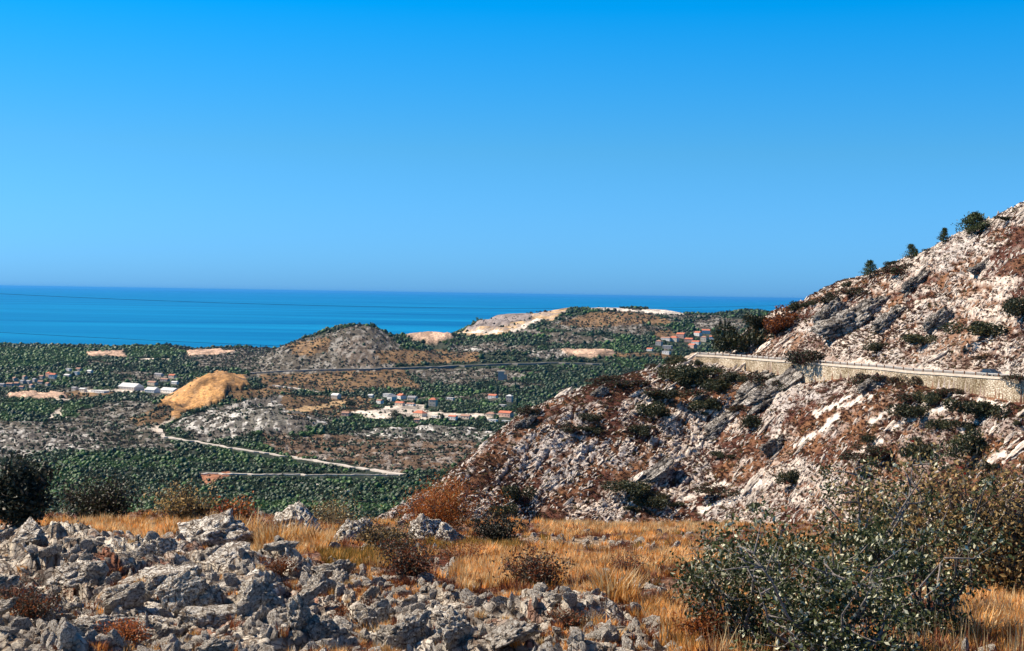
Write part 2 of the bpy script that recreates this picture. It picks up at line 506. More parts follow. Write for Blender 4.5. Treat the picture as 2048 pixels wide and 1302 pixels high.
M = {}
M['fg'] = noise_mat('foreground_ground', [(0.55, 0.5, 0.48), (1.0, 1.0, 1.0), (1.25, 1.2, 1.12)], scale=9, bump=1.0, bscale=26, vcol='cover', detail=10, dist=0.05, pos=[0.34, 0.5, 0.66])
M['hill'] = noise_mat('hillside_ground', [(0.45, 0.40, 0.38), (1, 1, 1), (1.3, 1.25, 1.2)], scale=0.9, bump=0.9, bscale=2.2, vcol='cover', detail=10, dist=0.5, pos=[0.36, 0.5, 0.64])
M['val'] = noise_mat('valley_ground', [(0.45, 0.45, 0.45), (1, 1, 1), (1.5, 1.5, 1.45)], scale=0.16, bump=0.9, bscale=0.15, vcol='cover', detail=8, dist=5.0, pos=[0.35, 0.5, 0.65])
M['rock'] = noise_mat('limestone', [(0.06, 0.045, 0.035), (0.52, 0.45, 0.37), (0.80, 0.74, 0.65), (0.88, 0.84, 0.77)], scale=6, bump=1.0, bscale=9, detail=12, pos=[0.34, 0.42, 0.50, 0.66], dist=0.06, rnd=0.15)
M['hrock'] = noise_mat('hillside_limestone', [(0.24, 0.18, 0.14), (0.56, 0.48, 0.41), (0.80, 0.73, 0.65)], scale=1.6, bump=0.9, bscale=3, detail=8, dist=0.25, rnd=0.25)
M['crag'] = noise_mat('grey_crag', [(0.09, 0.08, 0.075), (0.34, 0.31, 0.28), (0.60, 0.55, 0.49)], scale=0.8, bump=1.0, bscale=1.2, detail=12, dist=1.2, pos=[0.38, 0.5, 0.62])
M['stone_wall'] = None
M['bark'] = noise_mat('bark', [(0.05, 0.04, 0.035), (0.2, 0.17, 0.15)], scale=12, bump=0.6, bscale=30)
M['bark_pale'] = noise_mat('pale_bark', [(0.12, 0.10, 0.09), (0.38, 0.34, 0.31)], scale=14, bump=0.5, bscale=30)
M['leaf_oak'] = leaf_mat('oak_leaves', (0.018, 0.026, 0.010), (0.085, 0.10, 0.035), 0.2, scale=5, spec=0.2, rough=0.5)
M['leaf_pale_glint'] = leaf_mat('pale_oak_leaves', (0.34, 0.33, 0.20), (0.66, 0.64, 0.46), 0.15, scale=5, spec=0.25, rough=0.5)  # pale leaves; in the oak thicket their colour paints the white sun highlights
M['leaf_olive'] = leaf_mat('olive_brown_leaves', (0.22, 0.14, 0.05), (0.52, 0.36, 0.14), 0.3, scale=4)
M['leaf_red'] = leaf_mat('red_leaves', (0.22, 0.02, 0.02), (0.42, 0.05, 0.03), 0.35)
M['leaf_rust'] = leaf_mat('rusty_twigs', (0.24, 0.07, 0.015), (0.50, 0.17, 0.035), 0.3)
M['leaf_dark'] = leaf_mat('dark_evergreen_leaves', (0.012, 0.018, 0.013), (0.035, 0.045, 0.028), 0.15)
M['leaf_darkbrown'] = leaf_mat('dark_brown_green_leaves', (0.03, 0.024, 0.02), (0.12, 0.10, 0.06), 0.2)
M['hbush'] = leaf_mat('hill_bush_leaves', (0.016, 0.024, 0.012), (0.05, 0.06, 0.026), 0.15, scale=1.2)
M['hbushred'] = leaf_mat('maroon_scrub', (0.04, 0.015, 0.011), (0.14, 0.05, 0.03), 0.2, scale=1.2, rnd=0.4)
M['hbusholive'] = leaf_mat('olive_scrub', (0.07, 0.052, 0.018), (0.18, 0.13, 0.045), 0.2, scale=1.2, rnd=0.4)
M['pine'] = leaf_mat('pine_needles', (0.03, 0.045, 0.018), (0.09, 0.12, 0.04), 0.15, scale=1.5)
M['tree'] = leaf_mat('valley_tree_leaves', (0.016, 0.036, 0.016), (0.046, 0.084, 0.032), 0.1, scale=0.2, rnd=0.45)
M['tree2'] = leaf_mat('green_pine_leaves', (0.030, 0.075, 0.018), (0.085, 0.165, 0.038), 0.1, scale=0.2, rnd=0.4)
M['scrub'] = leaf_mat('grey_brown_scrub', (0.045, 0.045, 0.035), (0.10, 0.09, 0.065), 0.1, scale=0.2, rnd=0.4)
M['grass'] = leaf_mat('golden_grass', (0.52, 0.22, 0.05), (0.90, 0.47, 0.13), 0.4, scale=2, rnd=0.5)
M['grass2'] = leaf_mat('straw_grass', (0.62, 0.43, 0.20), (0.90, 0.72, 0.42), 0.4, scale=2, rnd=0.3)
M['grass3'] = leaf_mat('russet_grass', (0.13, 0.038, 0.018), (0.36, 0.12, 0.045), 0.4, scale=2, rnd=0.5)
M['grass4'] = leaf_mat('olive_grass', (0.15, 0.10, 0.02), (0.32, 0.22, 0.05), 0.4, scale=2, rnd=0.35)
M['asphalt'] = noise_mat('asphalt', [(0.16, 0.15, 0.14), (0.26, 0.24, 0.22)], scale=2)
M['dirt'] = noise_mat('pale_dirt', [(0.42, 0.36, 0.31), (0.66, 0.60, 0.53)], scale=0.3)
M['steel'] = noise_mat('galvanised_steel', [(0.32, 0.30, 0.28), (0.48, 0.45, 0.42)], scale=3, rough=0.5)
M['rust'] = noise_mat('rusty_steel', [(0.18, 0.08, 0.04), (0.34, 0.17, 0.09)], scale=3)
M['concrete'] = noise_mat('concrete', [(0.55, 0.44, 0.34), (0.74, 0.64, 0.52)], scale=1.2, bump=0.3, bscale=5)
M['cable'] = noise_mat('cable', [(0.03, 0.04, 0.05), (0.05, 0.06, 0.08)], scale=1)
M['white'] = noise_mat('white_render', [(0.62, 0.60, 0.57), (0.80, 0.79, 0.76)], scale=0.4)
M['cream'] = noise_mat('cream_render', [(0.55, 0.46, 0.36), (0.72, 0.62, 0.50)], scale=0.4)
M['greyw'] = noise_mat('grey_render', [(0.34, 0.31, 0.29), (0.48, 0.44, 0.41)], scale=0.4)
M['pinkw'] = noise_mat('pink_render', [(0.50, 0.33, 0.27), (0.62, 0.42, 0.34)], scale=0.4)
M['tile'] = noise_mat('red_roof_tiles', [(0.40, 0.12, 0.07), (0.62, 0.23, 0.14)], scale=0.8, bump=0.4, bscale=3)
M['tile2'] = noise_mat('brown_roof_tiles', [(0.28, 0.15, 0.11), (0.42, 0.26, 0.20)], scale=0.8)
M['roofgrey'] = noise_mat('grey_roof', [(0.22, 0.22, 0.24), (0.34, 0.33, 0.35)], scale=0.5)
M['roofwhite'] = noise_mat('white_metal_roof', [(0.50, 0.50, 0.50), (0.66, 0.66, 0.65)], scale=0.3)
M['glass'] = noise_mat('dark_glass', [(0.02, 0.03, 0.04), (0.05, 0.06, 0.08)], scale=1, rough=0.1, spec=0.5)
M['carpaint'] = noise_mat('dark_blue_paint', [(0.012, 0.03, 0.06), (0.02, 0.045, 0.08)], scale=1, rough=0.25, spec=0.5)
M['tyre'] = noise_mat('tyre_rubber', [(0.015, 0.015, 0.015), (0.03, 0.03, 0.03)], scale=4)
M['carlight'] = noise_mat('lamp_glass', [(0.6, 0.6, 0.6), (0.8, 0.8, 0.8)], scale=4, rough=0.2, spec=0.6)

def fissures(m, scales, dark, depth):
    n = m.node_tree; b = [x for x in n.nodes if x.type == 'BSDF_PRINCIPLED'][0]
    tc = [x for x in n.nodes if x.type == 'TEX_COORD'][0]
    src = b.inputs['Base Color'].links[0].from_socket
    oldb = [x for x in n.nodes if x.type == 'BUMP'][0]
    wn = n.nodes.new('ShaderNodeTexNoise'); wn.inputs['Scale'].default_value = scales[0] * 1.3; wn.inputs['Detail'].default_value = 6
    n.links.new(tc.outputs['Object'], wn.inputs['Vector'])
    ma = n.nodes.new('ShaderNodeVectorMath'); ma.operation = 'MULTIPLY_ADD'
    k = 1.1 / scales[0]
    ma.inputs[1].default_value = (k, k, k); n.links.new(wn.outputs['Color'], ma.inputs[0]); n.links.new(tc.outputs['Object'], ma.inputs[2])
    last = None
    for sc in scales:
        vo = n.nodes.new('ShaderNodeTexVoronoi'); vo.feature = 'DISTANCE_TO_EDGE'; vo.inputs['Scale'].default_value = sc
        n.links.new(ma.outputs[0], vo.inputs['Vector'])
        mr = n.nodes.new('ShaderNodeMapRange'); mr.inputs['From Min'].default_value = 0.0; mr.inputs['From Max'].default_value = 0.07; mr.interpolation_type = 'SMOOTHSTEP'
        n.links.new(vo.outputs['Distance'], mr.inputs['Value'])
        if last is None: last = mr.outputs[0]
        else:
            mu = n.nodes.new('ShaderNodeMath'); mu.operation = 'MULTIPLY'; n.links.new(last, mu.inputs[0]); n.links.new(mr.outputs[0], mu.inputs[1]); last = mu.outputs[0]
    mx = n.nodes.new('ShaderNodeMix'); mx.data_type = 'RGBA'; mx.blend_type = 'MIX'
    n.links.new(last, mx.inputs['Factor']); n.links.new(src, mx.inputs['B'])
    mu2 = n.nodes.new('ShaderNodeMix'); mu2.data_type = 'RGBA'; mu2.blend_type = 'MULTIPLY'; mu2.inputs['Factor'].default_value = 1; mu2.inputs['B'].default_value = (*dark, 1)
    n.links.new(src, mu2.inputs['A']); n.links.new(mu2.outputs['Result'], mx.inputs['A'])
    n.links.new(mx.outputs['Result'], b.inputs['Base Color'])
    bp = n.nodes.new('ShaderNodeBump'); bp.inputs['Strength'].default_value = 1; bp.inputs['Distance'].default_value = depth
    n.links.new(last, bp.inputs['Height']); n.links.new(oldb.outputs[0], bp.inputs['Normal']); n.links.new(bp.outputs[0], b.inputs['Normal'])
fissures(M['rock'], (1.7, 6.0), (0.40, 0.33, 0.29), 0.05)
fissures(M['fg'], (2.6, 9.0), (0.48, 0.40, 0.36), 0.04)
fissures(M['crag'], (1.6, 4.5), (0.25, 0.22, 0.2), 0.25)

def stone_mat():
    m, n, b = newmat('coursed_stone')
    tc = n.nodes.new('ShaderNodeTexCoord')
    mp = n.nodes.new('ShaderNodeMapping'); mp.inputs['Scale'].default_value = (1, 1, 1.7)
    vo = n.nodes.new('ShaderNodeTexVoronoi'); vo.feature = 'DISTANCE_TO_EDGE'; vo.inputs['Scale'].default_value = 1.7
    vc = n.nodes.new('ShaderNodeTexVoronoi'); vc.inputs['Scale'].default_value = 1.7
    n.links.new(tc.outputs['Object'], mp.inputs[0]); n.links.new(mp.outputs[0], vo.inputs['Vector']); n.links.new(mp.outputs[0], vc.inputs['Vector'])
    cr = n.nodes.new('ShaderNodeValToRGB')
    cr.color_ramp.elements[0].color = (0.42, 0.33, 0.22, 1); cr.color_ramp.elements[0].position = 0.02
    cr.color_ramp.elements[1].color = (1, 1, 1, 1); cr.color_ramp.elements[1].position = 0.10
    c2 = n.nodes.new('ShaderNodeValToRGB')
    c2.color_ramp.elements[0].color = (0.48, 0.38, 0.27, 1); c2.color_ramp.elements[1].color = (0.80, 0.70, 0.55, 1)
    sx = n.nodes.new('ShaderNodeSeparateColor')
    n.links.new(vc.outputs['Color'], sx.inputs[0]); n.links.new(sx.outputs[0], c2.inputs[0])
    n.links.new(vo.outputs['Distance'], cr.inputs[0])
    mx = n.nodes.new('ShaderNodeMix'); mx.data_type = 'RGBA'; mx.blend_type = 'MULTIPLY'; mx.inputs['Factor'].default_value = 1
    sn = n.nodes.new('ShaderNodeTexNoise'); sn.inputs['Scale'].default_value = 0.12; sn.inputs['Detail'].default_value = 8; sn.inputs['Roughness'].default_value = 0.7
    sm = n.nodes.new('ShaderNodeMapping'); sm.inputs['Scale'].default_value = (1, 1, 0.35)
    n.links.new(tc.outputs['Object'], sm.inputs[0]); n.links.new(sm.outputs[0], sn.inputs['Vector'])
    sr = n.nodes.new('ShaderNodeValToRGB'); sr.color_ramp.elements[0].color = (0.42, 0.38, 0.30, 1); sr.color_ramp.elements[0].position = 0.38; sr.color_ramp.elements[1].color = (1, 1, 1, 1); sr.color_ramp.elements[1].position = 0.58
    n.links.new(sn.outputs['Fac'], sr.inputs[0])
    sx2 = n.nodes.new('ShaderNodeMix'); sx2.data_type = 'RGBA'; sx2.blend_type = 'MULTIPLY'; sx2.inputs['Factor'].default_value = 1
    n.links.new(c2.outputs[0], sx2.inputs['A']); n.links.new(sr.outputs[0], sx2.inputs['B'])
    n.links.new(sx2.outputs['Result'], mx.inputs['A']); n.links.new(cr.outputs[0], mx.inputs['B']); n.links.new(mx.outputs['Result'], b.inputs['Base Color'])
    bp = n.nodes.new('ShaderNodeBump'); bp.inputs['Distance'].default_value = 0.15
    n.links.new(cr.outputs[0], bp.inputs['Height']); n.links.new(bp.outputs[0], b.inputs['Normal'])
    return m
M['stone_wall'] = stone_mat()

def sea_mat():
    m, n, b = newmat('sea_water')
    tc = n.nodes.new('ShaderNodeTexCoord')
    mp = n.nodes.new('ShaderNodeMapping'); mp.inputs['Scale'].default_value = (0.00012, 0.0006, 1)
    mp.inputs['Rotation'].default_value = (0, 0, 0.06)
    no = n.nodes.new('ShaderNodeTexNoise'); no.inputs['Scale'].default_value = 1.0; no.inputs['Detail'].default_value = 7; no.inputs['Roughness'].default_value = 0.6
    cr = n.nodes.new('ShaderNodeValToRGB')
    cr.color_ramp.elements[0].color = (0.0, 0.115, 0.30, 1); cr.color_ramp.elements[0].position = 0.38
    cr.color_ramp.elements[1].color = (0.004, 0.205, 0.43, 1); cr.color_ramp.elements[1].position = 0.62
    n.links.new(tc.outputs['Object'], mp.inputs[0]); n.links.new(mp.outputs[0], no.inputs['Vector'])
    n.links.new(no.outputs['Fac'], cr.inputs[0]); n.links.new(cr.outputs[0], b.inputs['Base Color'])
    b.inputs['Roughness'].default_value = 0.55
    b.inputs['Specular IOR Level'].default_value = 0.05
    return m
M['sea'] = sea_mat()

# ------------------------------------------------------------------ sea
def build_sea():
    n = 96
    V = [(0, 0, 0)] + [(math.cos(2 * math.pi * k / n) * r, math.sin(2 * math.pi * k / n) * r, 0) for r in (9000, 60000, 300000) for k in range(n)]
    F = [(0, 1 + k, 1 + (k + 1) % n) for k in range(n)]
    for j in range(2):
        for k in range(n):
            F.append((1 + j * n + k, 1 + (j + 1) * n + k, 1 + (j + 1) * n + (k + 1) % n, 1 + j * n + (k + 1) % n))
    me = bpy.data.meshes.new('sea'); me.from_pydata(V, [], F); me.materials.append(M['sea'])
    o = link('sea', me); tag(o, 'calm deep blue sea reaching to the horizon behind the coast', kind='structure')
build_sea()

def mixc(a, b, t):
    return a * (1 - t[:, None]) + b * t[:, None]
def col(*c): return np.array(c, float)[None, :]

# ------------------------------------------------------------------ valley sheet
VC = {}
COVER = [  # cover name, polygon in the photograph's outline of that patch of land
 ('green', [(-400, 690), (180, 700), (170, 730), (60, 735), (-400, 760)]),
 ('green', [(250, 700), (330, 694), (380, 706), (330, 716), (255, 716)]),
 ('cut', [(172, 705), (245, 703), (254, 716), (178, 714)]),
 ('grey', [(380, 700), (545, 695), (540, 735), (470, 740), (400, 735), (370, 715)]),
 ('cut', [(365, 703), (440, 700), (470, 704), (440, 710), (380, 712)]),
 ('pale', [(270, 717), (345, 717), (345, 720), (270, 721)]),
 ('grey', [(490, 760), (540, 700), (600, 680), (720, 648), (760, 660), (800, 690), (790, 745), (620, 746)]),
 ('dry', [(570, 690), (660, 672), (660, 705), (590, 712)]),
 ('scree', [(690, 680), (730, 670), (755, 700), (750, 735), (700, 735), (670, 700)]),
 ('dry', [(750, 700), (830, 700), (960, 705), (960, 722), (860, 728), (760, 728)]),
 ('dry', [(520, 752), (700, 742), (810, 740), (850, 780), (720, 780), (640, 785), (560, 778), (520, 768)]),
 ('grey', [(810, 738), (1000, 738), (1060, 752), (1000, 765), (860, 768)]),
 ('cut', [(805, 667), (900, 664), (905, 675), (870, 686), (830, 682)]),
 ('quarry', [(915, 668), (960, 640), (1010, 629), (1100, 618), (1140, 618), (1105, 640), (1080, 640), (1040, 655), (1010, 668), (960, 672)]),
 ('quarrygrey', [(930, 658), (960, 641), (1010, 630), (1062, 627), (1066, 640), (1010, 648), (975, 652), (940, 660)]),
 ('pale', [(925, 664), (960, 660), (1015, 662), (1075, 636), (1090, 638), (1040, 660), (990, 668), (930, 668)]),
 ('chalk', [(1170, 613), (1215, 611), (1240, 616), (1280, 622), (1300, 616), (1370, 622), (1366, 629), (1310, 628), (1280, 624), (1180, 619)]),
 ('dry', [(1110, 650), (1180, 625), (1260, 622), (1330, 636), (1350, 650), (1270, 650), (1180, 655)]),
 ('greyrock', [(1060, 700), (1130, 698), (1140, 715), (1060, 716)]),
 ('greyrock', [(900, 690), (980, 696), (990, 704), (900, 702)]),
 ('cut', [(1120, 700), (1225, 702), (1235, 712), (1160, 716), (1130, 708)]),
 ('dry', [(1225, 704), (1340, 706), (1340, 713), (1235, 714)]),
 ('grey', [(1380, 640), (1440, 635), (1500, 640), (1480, 665), (1390, 660)]),
 ('dry', [(1300, 662), (1340, 660), (1360, 672), (1310, 678)]),
 ('cut', [(20, 787), (110, 785), (165, 785), (160, 797), (70, 798), (20, 796)]),
 ('dry', [(110, 785), (220, 782), (230, 790), (140, 802)]),
 ('pale', [(78, 799), (140, 798), (140, 803), (78, 803)]),
 ('pale', [(165, 780), (360, 776), (372, 784), (300, 786), (160, 785)]),
 ('green', [(0, 805), (60, 800), (180, 815), (170, 835), (90, 830), (0, 820)]),
 ('grey', [(150, 820), (300, 800), (330, 815), (290, 850), (160, 850)]),
 ('grey', [(-200, 840), (300, 840), (360, 900), (200, 905), (0, 900)]),
 ('greyrock', [(-100, 870), (60, 862), (180, 868), (240, 885), (150, 905), (0, 915), (-100, 910)]),
 ('orange', [(262, 836), (335, 800), (392, 762), (438, 746), (495, 752), (492, 768), (465, 785), (415, 806), (340, 842), (270, 850)]),
 ('dry', [(262, 836), (300, 815), (335, 808), (350, 822), (330, 845), (270, 852)]),
 ('dry', [(450, 785), (545, 770), (600, 785), (480, 800)]),
 ('greyrock', [(330, 850), (430, 810), (560, 790), (700, 830), (660, 850), (560, 870), (400, 880)]),
 ('dry', [(560, 790), (740, 795), (760, 835), (640, 838), (570, 825)]),
 ('whiterock', [(680, 870), (760, 860), (900, 855), (1010, 865), (960, 890), (820, 900), (700, 905)]),
 ('whiterock', [(450, 820), (560, 815), (570, 850), (470, 862)]),
 ('greybrown', [(520, 870), (690, 870), (1000, 890), (900, 940), (780, 945), (640, 915), (520, 890)]),
 ('pale', [(700, 826), (800, 812), (830, 810), (850, 822), (930, 826), (1030, 828), (1030, 836), (850, 840), (730, 840)]),
 ('pale', [(760, 812), (850, 810), (840, 822), (770, 822)]),
 ('ochre', [(570, 818), (680, 800), (700, 806), (620, 822), (575, 826)]),
 ('brownpatch', [(398, 948), (470, 946), (450, 958), (415, 972), (398, 968)]),
 ('pale', [(300, 858), (330, 842), (350, 838), (322, 856), (335, 868), (322, 872)]),
 ('pale', [(100, 830), (118, 812), (126, 816), (120, 826), (138, 836), (130, 838), (118, 828), (104, 838)]),
]
CCOL = {'forest': (0.030, 0.040, 0.022), 'green': (0.040, 0.075, 0.025), 'grey': (0.10, 0.085, 0.065), 'scree': (0.13, 0.10, 0.075), 'dry': (0.19, 0.115, 0.055),
        'cut': (0.52, 0.35, 0.25), 'pale': (0.60, 0.52, 0.44), 'quarry': (0.46, 0.31, 0.17), 'quarrygrey': (0.22, 0.18, 0.165), 'chalk': (0.66, 0.58, 0.50), 'greyrock': (0.13, 0.115, 0.10), 'whiterock': (0.15, 0.14, 0.12),
        'orange': (0.42, 0.225, 0.085), 'greybrown': (0.15, 0.095, 0.06), 'ochre': (0.50, 0.33, 0.17), 'brownpatch': (0.34, 0.15, 0.08)}
CDEN = {'forest': 1.0, 'green': 1.0, 'grey': 0.62, 'scree': 0.6, 'dry': 0.55, 'cut': 0.16, 'pale': 0.05, 'quarry': 0.05, 'quarrygrey': 0.1, 'chalk': 0.0, 'greyrock': 0.5, 'whiterock': 0.5, 'orange': 0.33, 'greybrown': 0.7, 'ochre': 0.1, 'brownpatch': 0.1}
CN = list(CCOL)
def cover_of(x, y, zb):
    px, py = pix(x, y, zb)
    sc = np.clip((py - 620) / 200, 0.15, 1.0)
    wx = 20 * sc * fbm(x / 60, y / 60, 201, 3); wy = 8 * sc * fbm(x / 60, y / 60, 203, 3)
    c = np.zeros(px.shape, int)
    c = np.where((fbm(x / 220, y / 220, 207, 4) > 0.30) & (py < 800), CN.index('grey'), c)
    for name, poly in COVER:
        k = 0.5 if name in ('pale', 'chalk', 'cut') else 1.0
        c = np.where(inpoly(px + wx * k, py + wy * k, poly), CN.index(name), c)
    return c, px, py

def build_valley():
    pxs = np.linspace(-380, 2000, 880)
    u, _ = ue(pxs, 588 + 0 * pxs)
    Ys = np.concatenate([np.linspace(420, 1050, 16)[:-1], np.exp(np.linspace(math.log(1050), math.log(5400), 330)), [5600, 6000, 6400]])
    U, Y = np.meshgrid(u, Ys)
    z, zb = val_z(U, Y, True)
    x = U * Y
    c, px, py = cover_of(x.ravel(), Y.ravel(), zb.ravel())
    x = x.ravel(); y = Y.ravel(); z = z.ravel()
    isq = np.isin(c, [CN.index('quarry'), CN.index('quarrygrey')])
    z = z + isq * 5 * np.sin((py + 3 * fbm(x / 90, y / 90, 6, 2)) * 0.5)
    rocky = np.isin(c, [CN.index(k) for k in ('greyrock', 'whiterock', 'scree', 'grey', 'greybrown')])
    z = z + rocky * 3.0 * blocks(x / 16 + fbm(x / 20, y / 20, 4, 2), y / 16, 301, 1.2, 0.12)
    z = z + np.isin(c, [CN.index('orange'), CN.index('cut')]) * 6.5 * (1 - np.abs(fbm(x / 16 + y / 60, y / 45, 302, 4)))
    tab = np.array([CCOL[k] for k in CN])
    cc = tab[c]
    v = 1 + 0.35 * fbm(x / 25, y / 25, 211, 3) + np.isin(c, [CN.index(k) for k in ('quarry', 'quarrygrey', 'cut', 'orange', 'dry', 'pale', 'chalk')]) * 1.0 * fbm(x / 22, y / 70, 212, 4)
    cc = cc * np.clip(v, .3, 1.5)[:, None]
    # bare outcrops showing through grey and rocky land
    o = sstep(0.12, 0.3, fbm(x / 9, y / 22, 213, 3) + 0.25 * fbm(x / 60, y / 60, 214, 2))
    lim = np.where(np.isin(c, [CN.index('whiterock')]), 0.95, np.where(np.isin(c, [CN.index('greyrock')]), 0.75, np.where(np.isin(c, [CN.index('grey'), CN.index('greybrown'), CN.index('scree')]), 0.32, 0.05)))
    cc = mixc(cc, col(0.66, 0.63, 0.59), o * lim)
    qm = isq * sstep(-0.1, 0.3, np.sin(py * 0.9 + fbm(x / 80, y / 80, 9, 2) * 3))
    cc = mixc(cc, col(0.30, 0.26, 0.25), qm * 0.7)
    me = mesh_np('valley_terrain', np.stack([x, y, z], 1), grid_faces(len(Ys), len(u)), [M['val']], cols={'cover': cc})
    o = link('valley_and_coastal_hills', me)
    tag(o, 'wooded valley floor and low coastal hills with quarries', kind='structure')
build_valley()

# ------------------------------------------------------------------ hill sheet
STR = [(1632, 828, 1674, 807), (1639, 861, 1674, 835), (1781, 857, 1829, 838), (1865, 906, 1913, 880), (1700, 915, 1765, 880), (1961, 932, 2006, 906), (1680, 800, 1700, 792), (1925, 858, 1950, 845), (1590, 890, 1630, 868),
       (1690, 812, 1740, 788), (1745, 845, 1790, 812), (1330, 930, 1400, 890), (1360, 1000, 1450, 965), (1400, 1020, 1500, 985), (1480, 985, 1560, 955), (1850, 830, 1900, 812), (1960, 800, 2010, 815)]
def strips(px, py, x, y):
    v = np.zeros(px.shape)
    w = 9 * fbm(x * .7, y * .7, 88, 4)
    for (x0, y0, x1, y1) in STR:
        t = np.clip(((px - x0) * (x1 - x0) + (py - y0) * (y1 - y0)) / ((x1 - x0) ** 2 + (y1 - y0) ** 2), 0, 1)
        d = np.hypot(px - x0 - t * (x1 - x0), py - y0 - t * (y1 - y0)) + w
        v = np.maximum(v, sstep(7.0, 3.0, d) * .9)
    return v
def build_hill():
    pxs = np.linspace(560, 2420, 800)
    u, _ = ue(pxs, 588 + 0 * pxs)
    Ys = np.concatenate([np.linspace(85, 222, 24)[:-1], np.linspace(222, 425, 470), np.linspace(427, 600, 22)])
    U, Y = np.meshgrid(u, Ys)
    z, (rk, B1, B2, B3, d, D, bench, nat) = hill_z(U, Y, True)
    x = (U * Y)
    x_, y_, z_ = x.ravel(), Y.ravel(), z.ravel()
    f = lambda a: a.ravel()
    rk, B1, B2, B3, bench, D = f(rk), f(B1), f(B2), f(B3), f(bench), f(D)
    px, py = pix(x_, y_, z_)
    soil = mixc(np.repeat(col(0.10, 0.038, 0.026), len(x_), 0), col(0.22, 0.105, 0.052), sstep(-0.3, 0.4, fbm(x_ * 0.15, y_ * 0.15, 81, 4)))
    bare = sstep(0.05, 0.35, rk * (0.30 + 0.6 * B2 + 0.5 * B3 + 0.35 * B1) + 0.25 * fbm(x_ * 0.5, y_ * 0.5, 83, 3))
    rockc = mixc(np.repeat(col(0.66, 0.56, 0.48), len(x_), 0), col(0.50, 0.45, 0.42), sstep(-0.2, 0.4, fbm(x_ * 0.1, y_ * 0.1, 85, 3)))
    # redder, less stony ground below the wall on the right
    red = inpoly(px, py, [(1660, 800), (1800, 770), (2500, 830), (2500, 1200), (1800, 1200), (1700, 1000)]).astype(float)
    bare = bare * (1 - 0.55 * red)
    cc = mixc(soil, rockc, np.clip(bare, 0, 1))
    strip = strips(px, py, x_, y_)
    cc = mixc(cc, col(0.82, 0.74, 0.66), strip)
    cutm = np.exp(-np.maximum(D - RW, 0) / 9) * (D > RW) * (u2px(x_ / y_) > 1440)
    cc = mixc(cc, col(0.68, 0.60, 0.53), np.clip(cutm * (0.55 + 0.5 * B3), 0, 0.9))
    cc = mixc(cc, col(0.50, 0.42, 0.33), bench * 0.9)
    me = mesh_np('hillside', np.stack([x_, y_, z_], 1), grid_faces(len(Ys), len(u)), [M['hill']], cols={'cover': cc}, smooth=True)
    o = link('rocky_hillside', me)
    tag(o, 'steep stony hillside with russet scrub cut by the road', kind='structure')
build_hill()

# ------------------------------------------------------------------ foreground sheet
def build_fg():
    pxs = np.linspace(-330, 2380, 1000)
    u, _ = ue(pxs, 900 + 0 * pxs)
    Ys = np.concatenate([np.linspace(4.5, 8.0, 12)[:-1], np.exp(np.linspace(math.log(8.0), math.log(33), 420)), np.linspace(34, 95, 24)])
    U, Y = np.meshgrid(u, Ys)
    z, (px, py, rock, rs, path, B1, B2, B3, rid) = fg_z(U, Y, True)
    x = U * Y
    f = lambda a: a.ravel()
    x, y, z, px, py, rock, rs, path, B1, B2, B3, rid = map(f, (x, Y, z, px, py, rock, rs, path, B1, B2, B3, rid))
    n = len(x)
    soil = mixc(np.repeat(col(0.17, 0.055, 0.032), n, 0), col(0.36, 0.19, 0.11), sstep(-0.3, 0.4, fbm(x * 2.2, y * 2.2, 51, 4)))
    grav = mixc(soil, col(0.66, 0.52, 0.42), sstep(0.0, 0.35, fbm(x * 11, y * 11, 53, 3)) * (0.35 + 0.5 * rock))
    rc = mixc(np.repeat(col(0.62, 0.55, 0.46), n, 0), col(0.86, 0.80, 0.70), sstep(-0.3, 0.4, fbm(x * 1.6, y * 1.6, 55, 4)))
    rc = mixc(rc, col(0.14, 0.125, 0.12), sstep(0.05, 0.4, fbm(x * 4.5, y * 4.5, 56, 4)) * 0.8)
    rc = mixc(rc, col(0.34, 0.12, 0.06), sstep(0.05, 0.4, fbm(x * 1.6, y * 1.6, 57, 4)) * 0.85 * (B2 < 0.2))
    cc = mixc(grav, rc, sstep(0.15, 0.5, rs))
    cc = mixc(cc, col(0.60, 0.47, 0.33), path * 0.85)
    me = mesh_np('foreground', np.stack([x, y, z], 1), grid_faces(len(Ys), len(u)), [M['fg']], cols={'cover': cc})
    o = link('foreground_ground', me)
    tag(o, 'stony ground with bare limestone bedrock and reddish soil in the foreground', kind='structure')
build_fg()

# ------------------------------------------------------------------ rock meshes
def ico(sub):
    import bmesh
    bm = bmesh.new(); bmesh.ops.create_icosphere(bm, subdivisions=sub, radius=1.0)
    V = np.array([v.co[:] for v in bm.verts]); F = np.array([[v.index for v in f.verts] for f in bm.faces]); bm.free()
    return V, F
ICO = {k: ico(k) for k in (1, 2, 3, 4, 5, 6)}

def n3(P, s, seed, octv=4):
    a = fbm(P[:, 0] * s + 9.1, P[:, 1] * s + P[:, 2] * s * 0.71, seed, octv)
    b = fbm(P[:, 1] * s - 4.3, P[:, 2] * s + P[:, 0] * s * 0.53, seed + 3, octv)
    c = fbm(P[:, 2] * s + 2.2, P[:, 0] * s - P[:, 1] * s * 0.37, seed + 6, octv)
    return (a + b + c) / 1.8

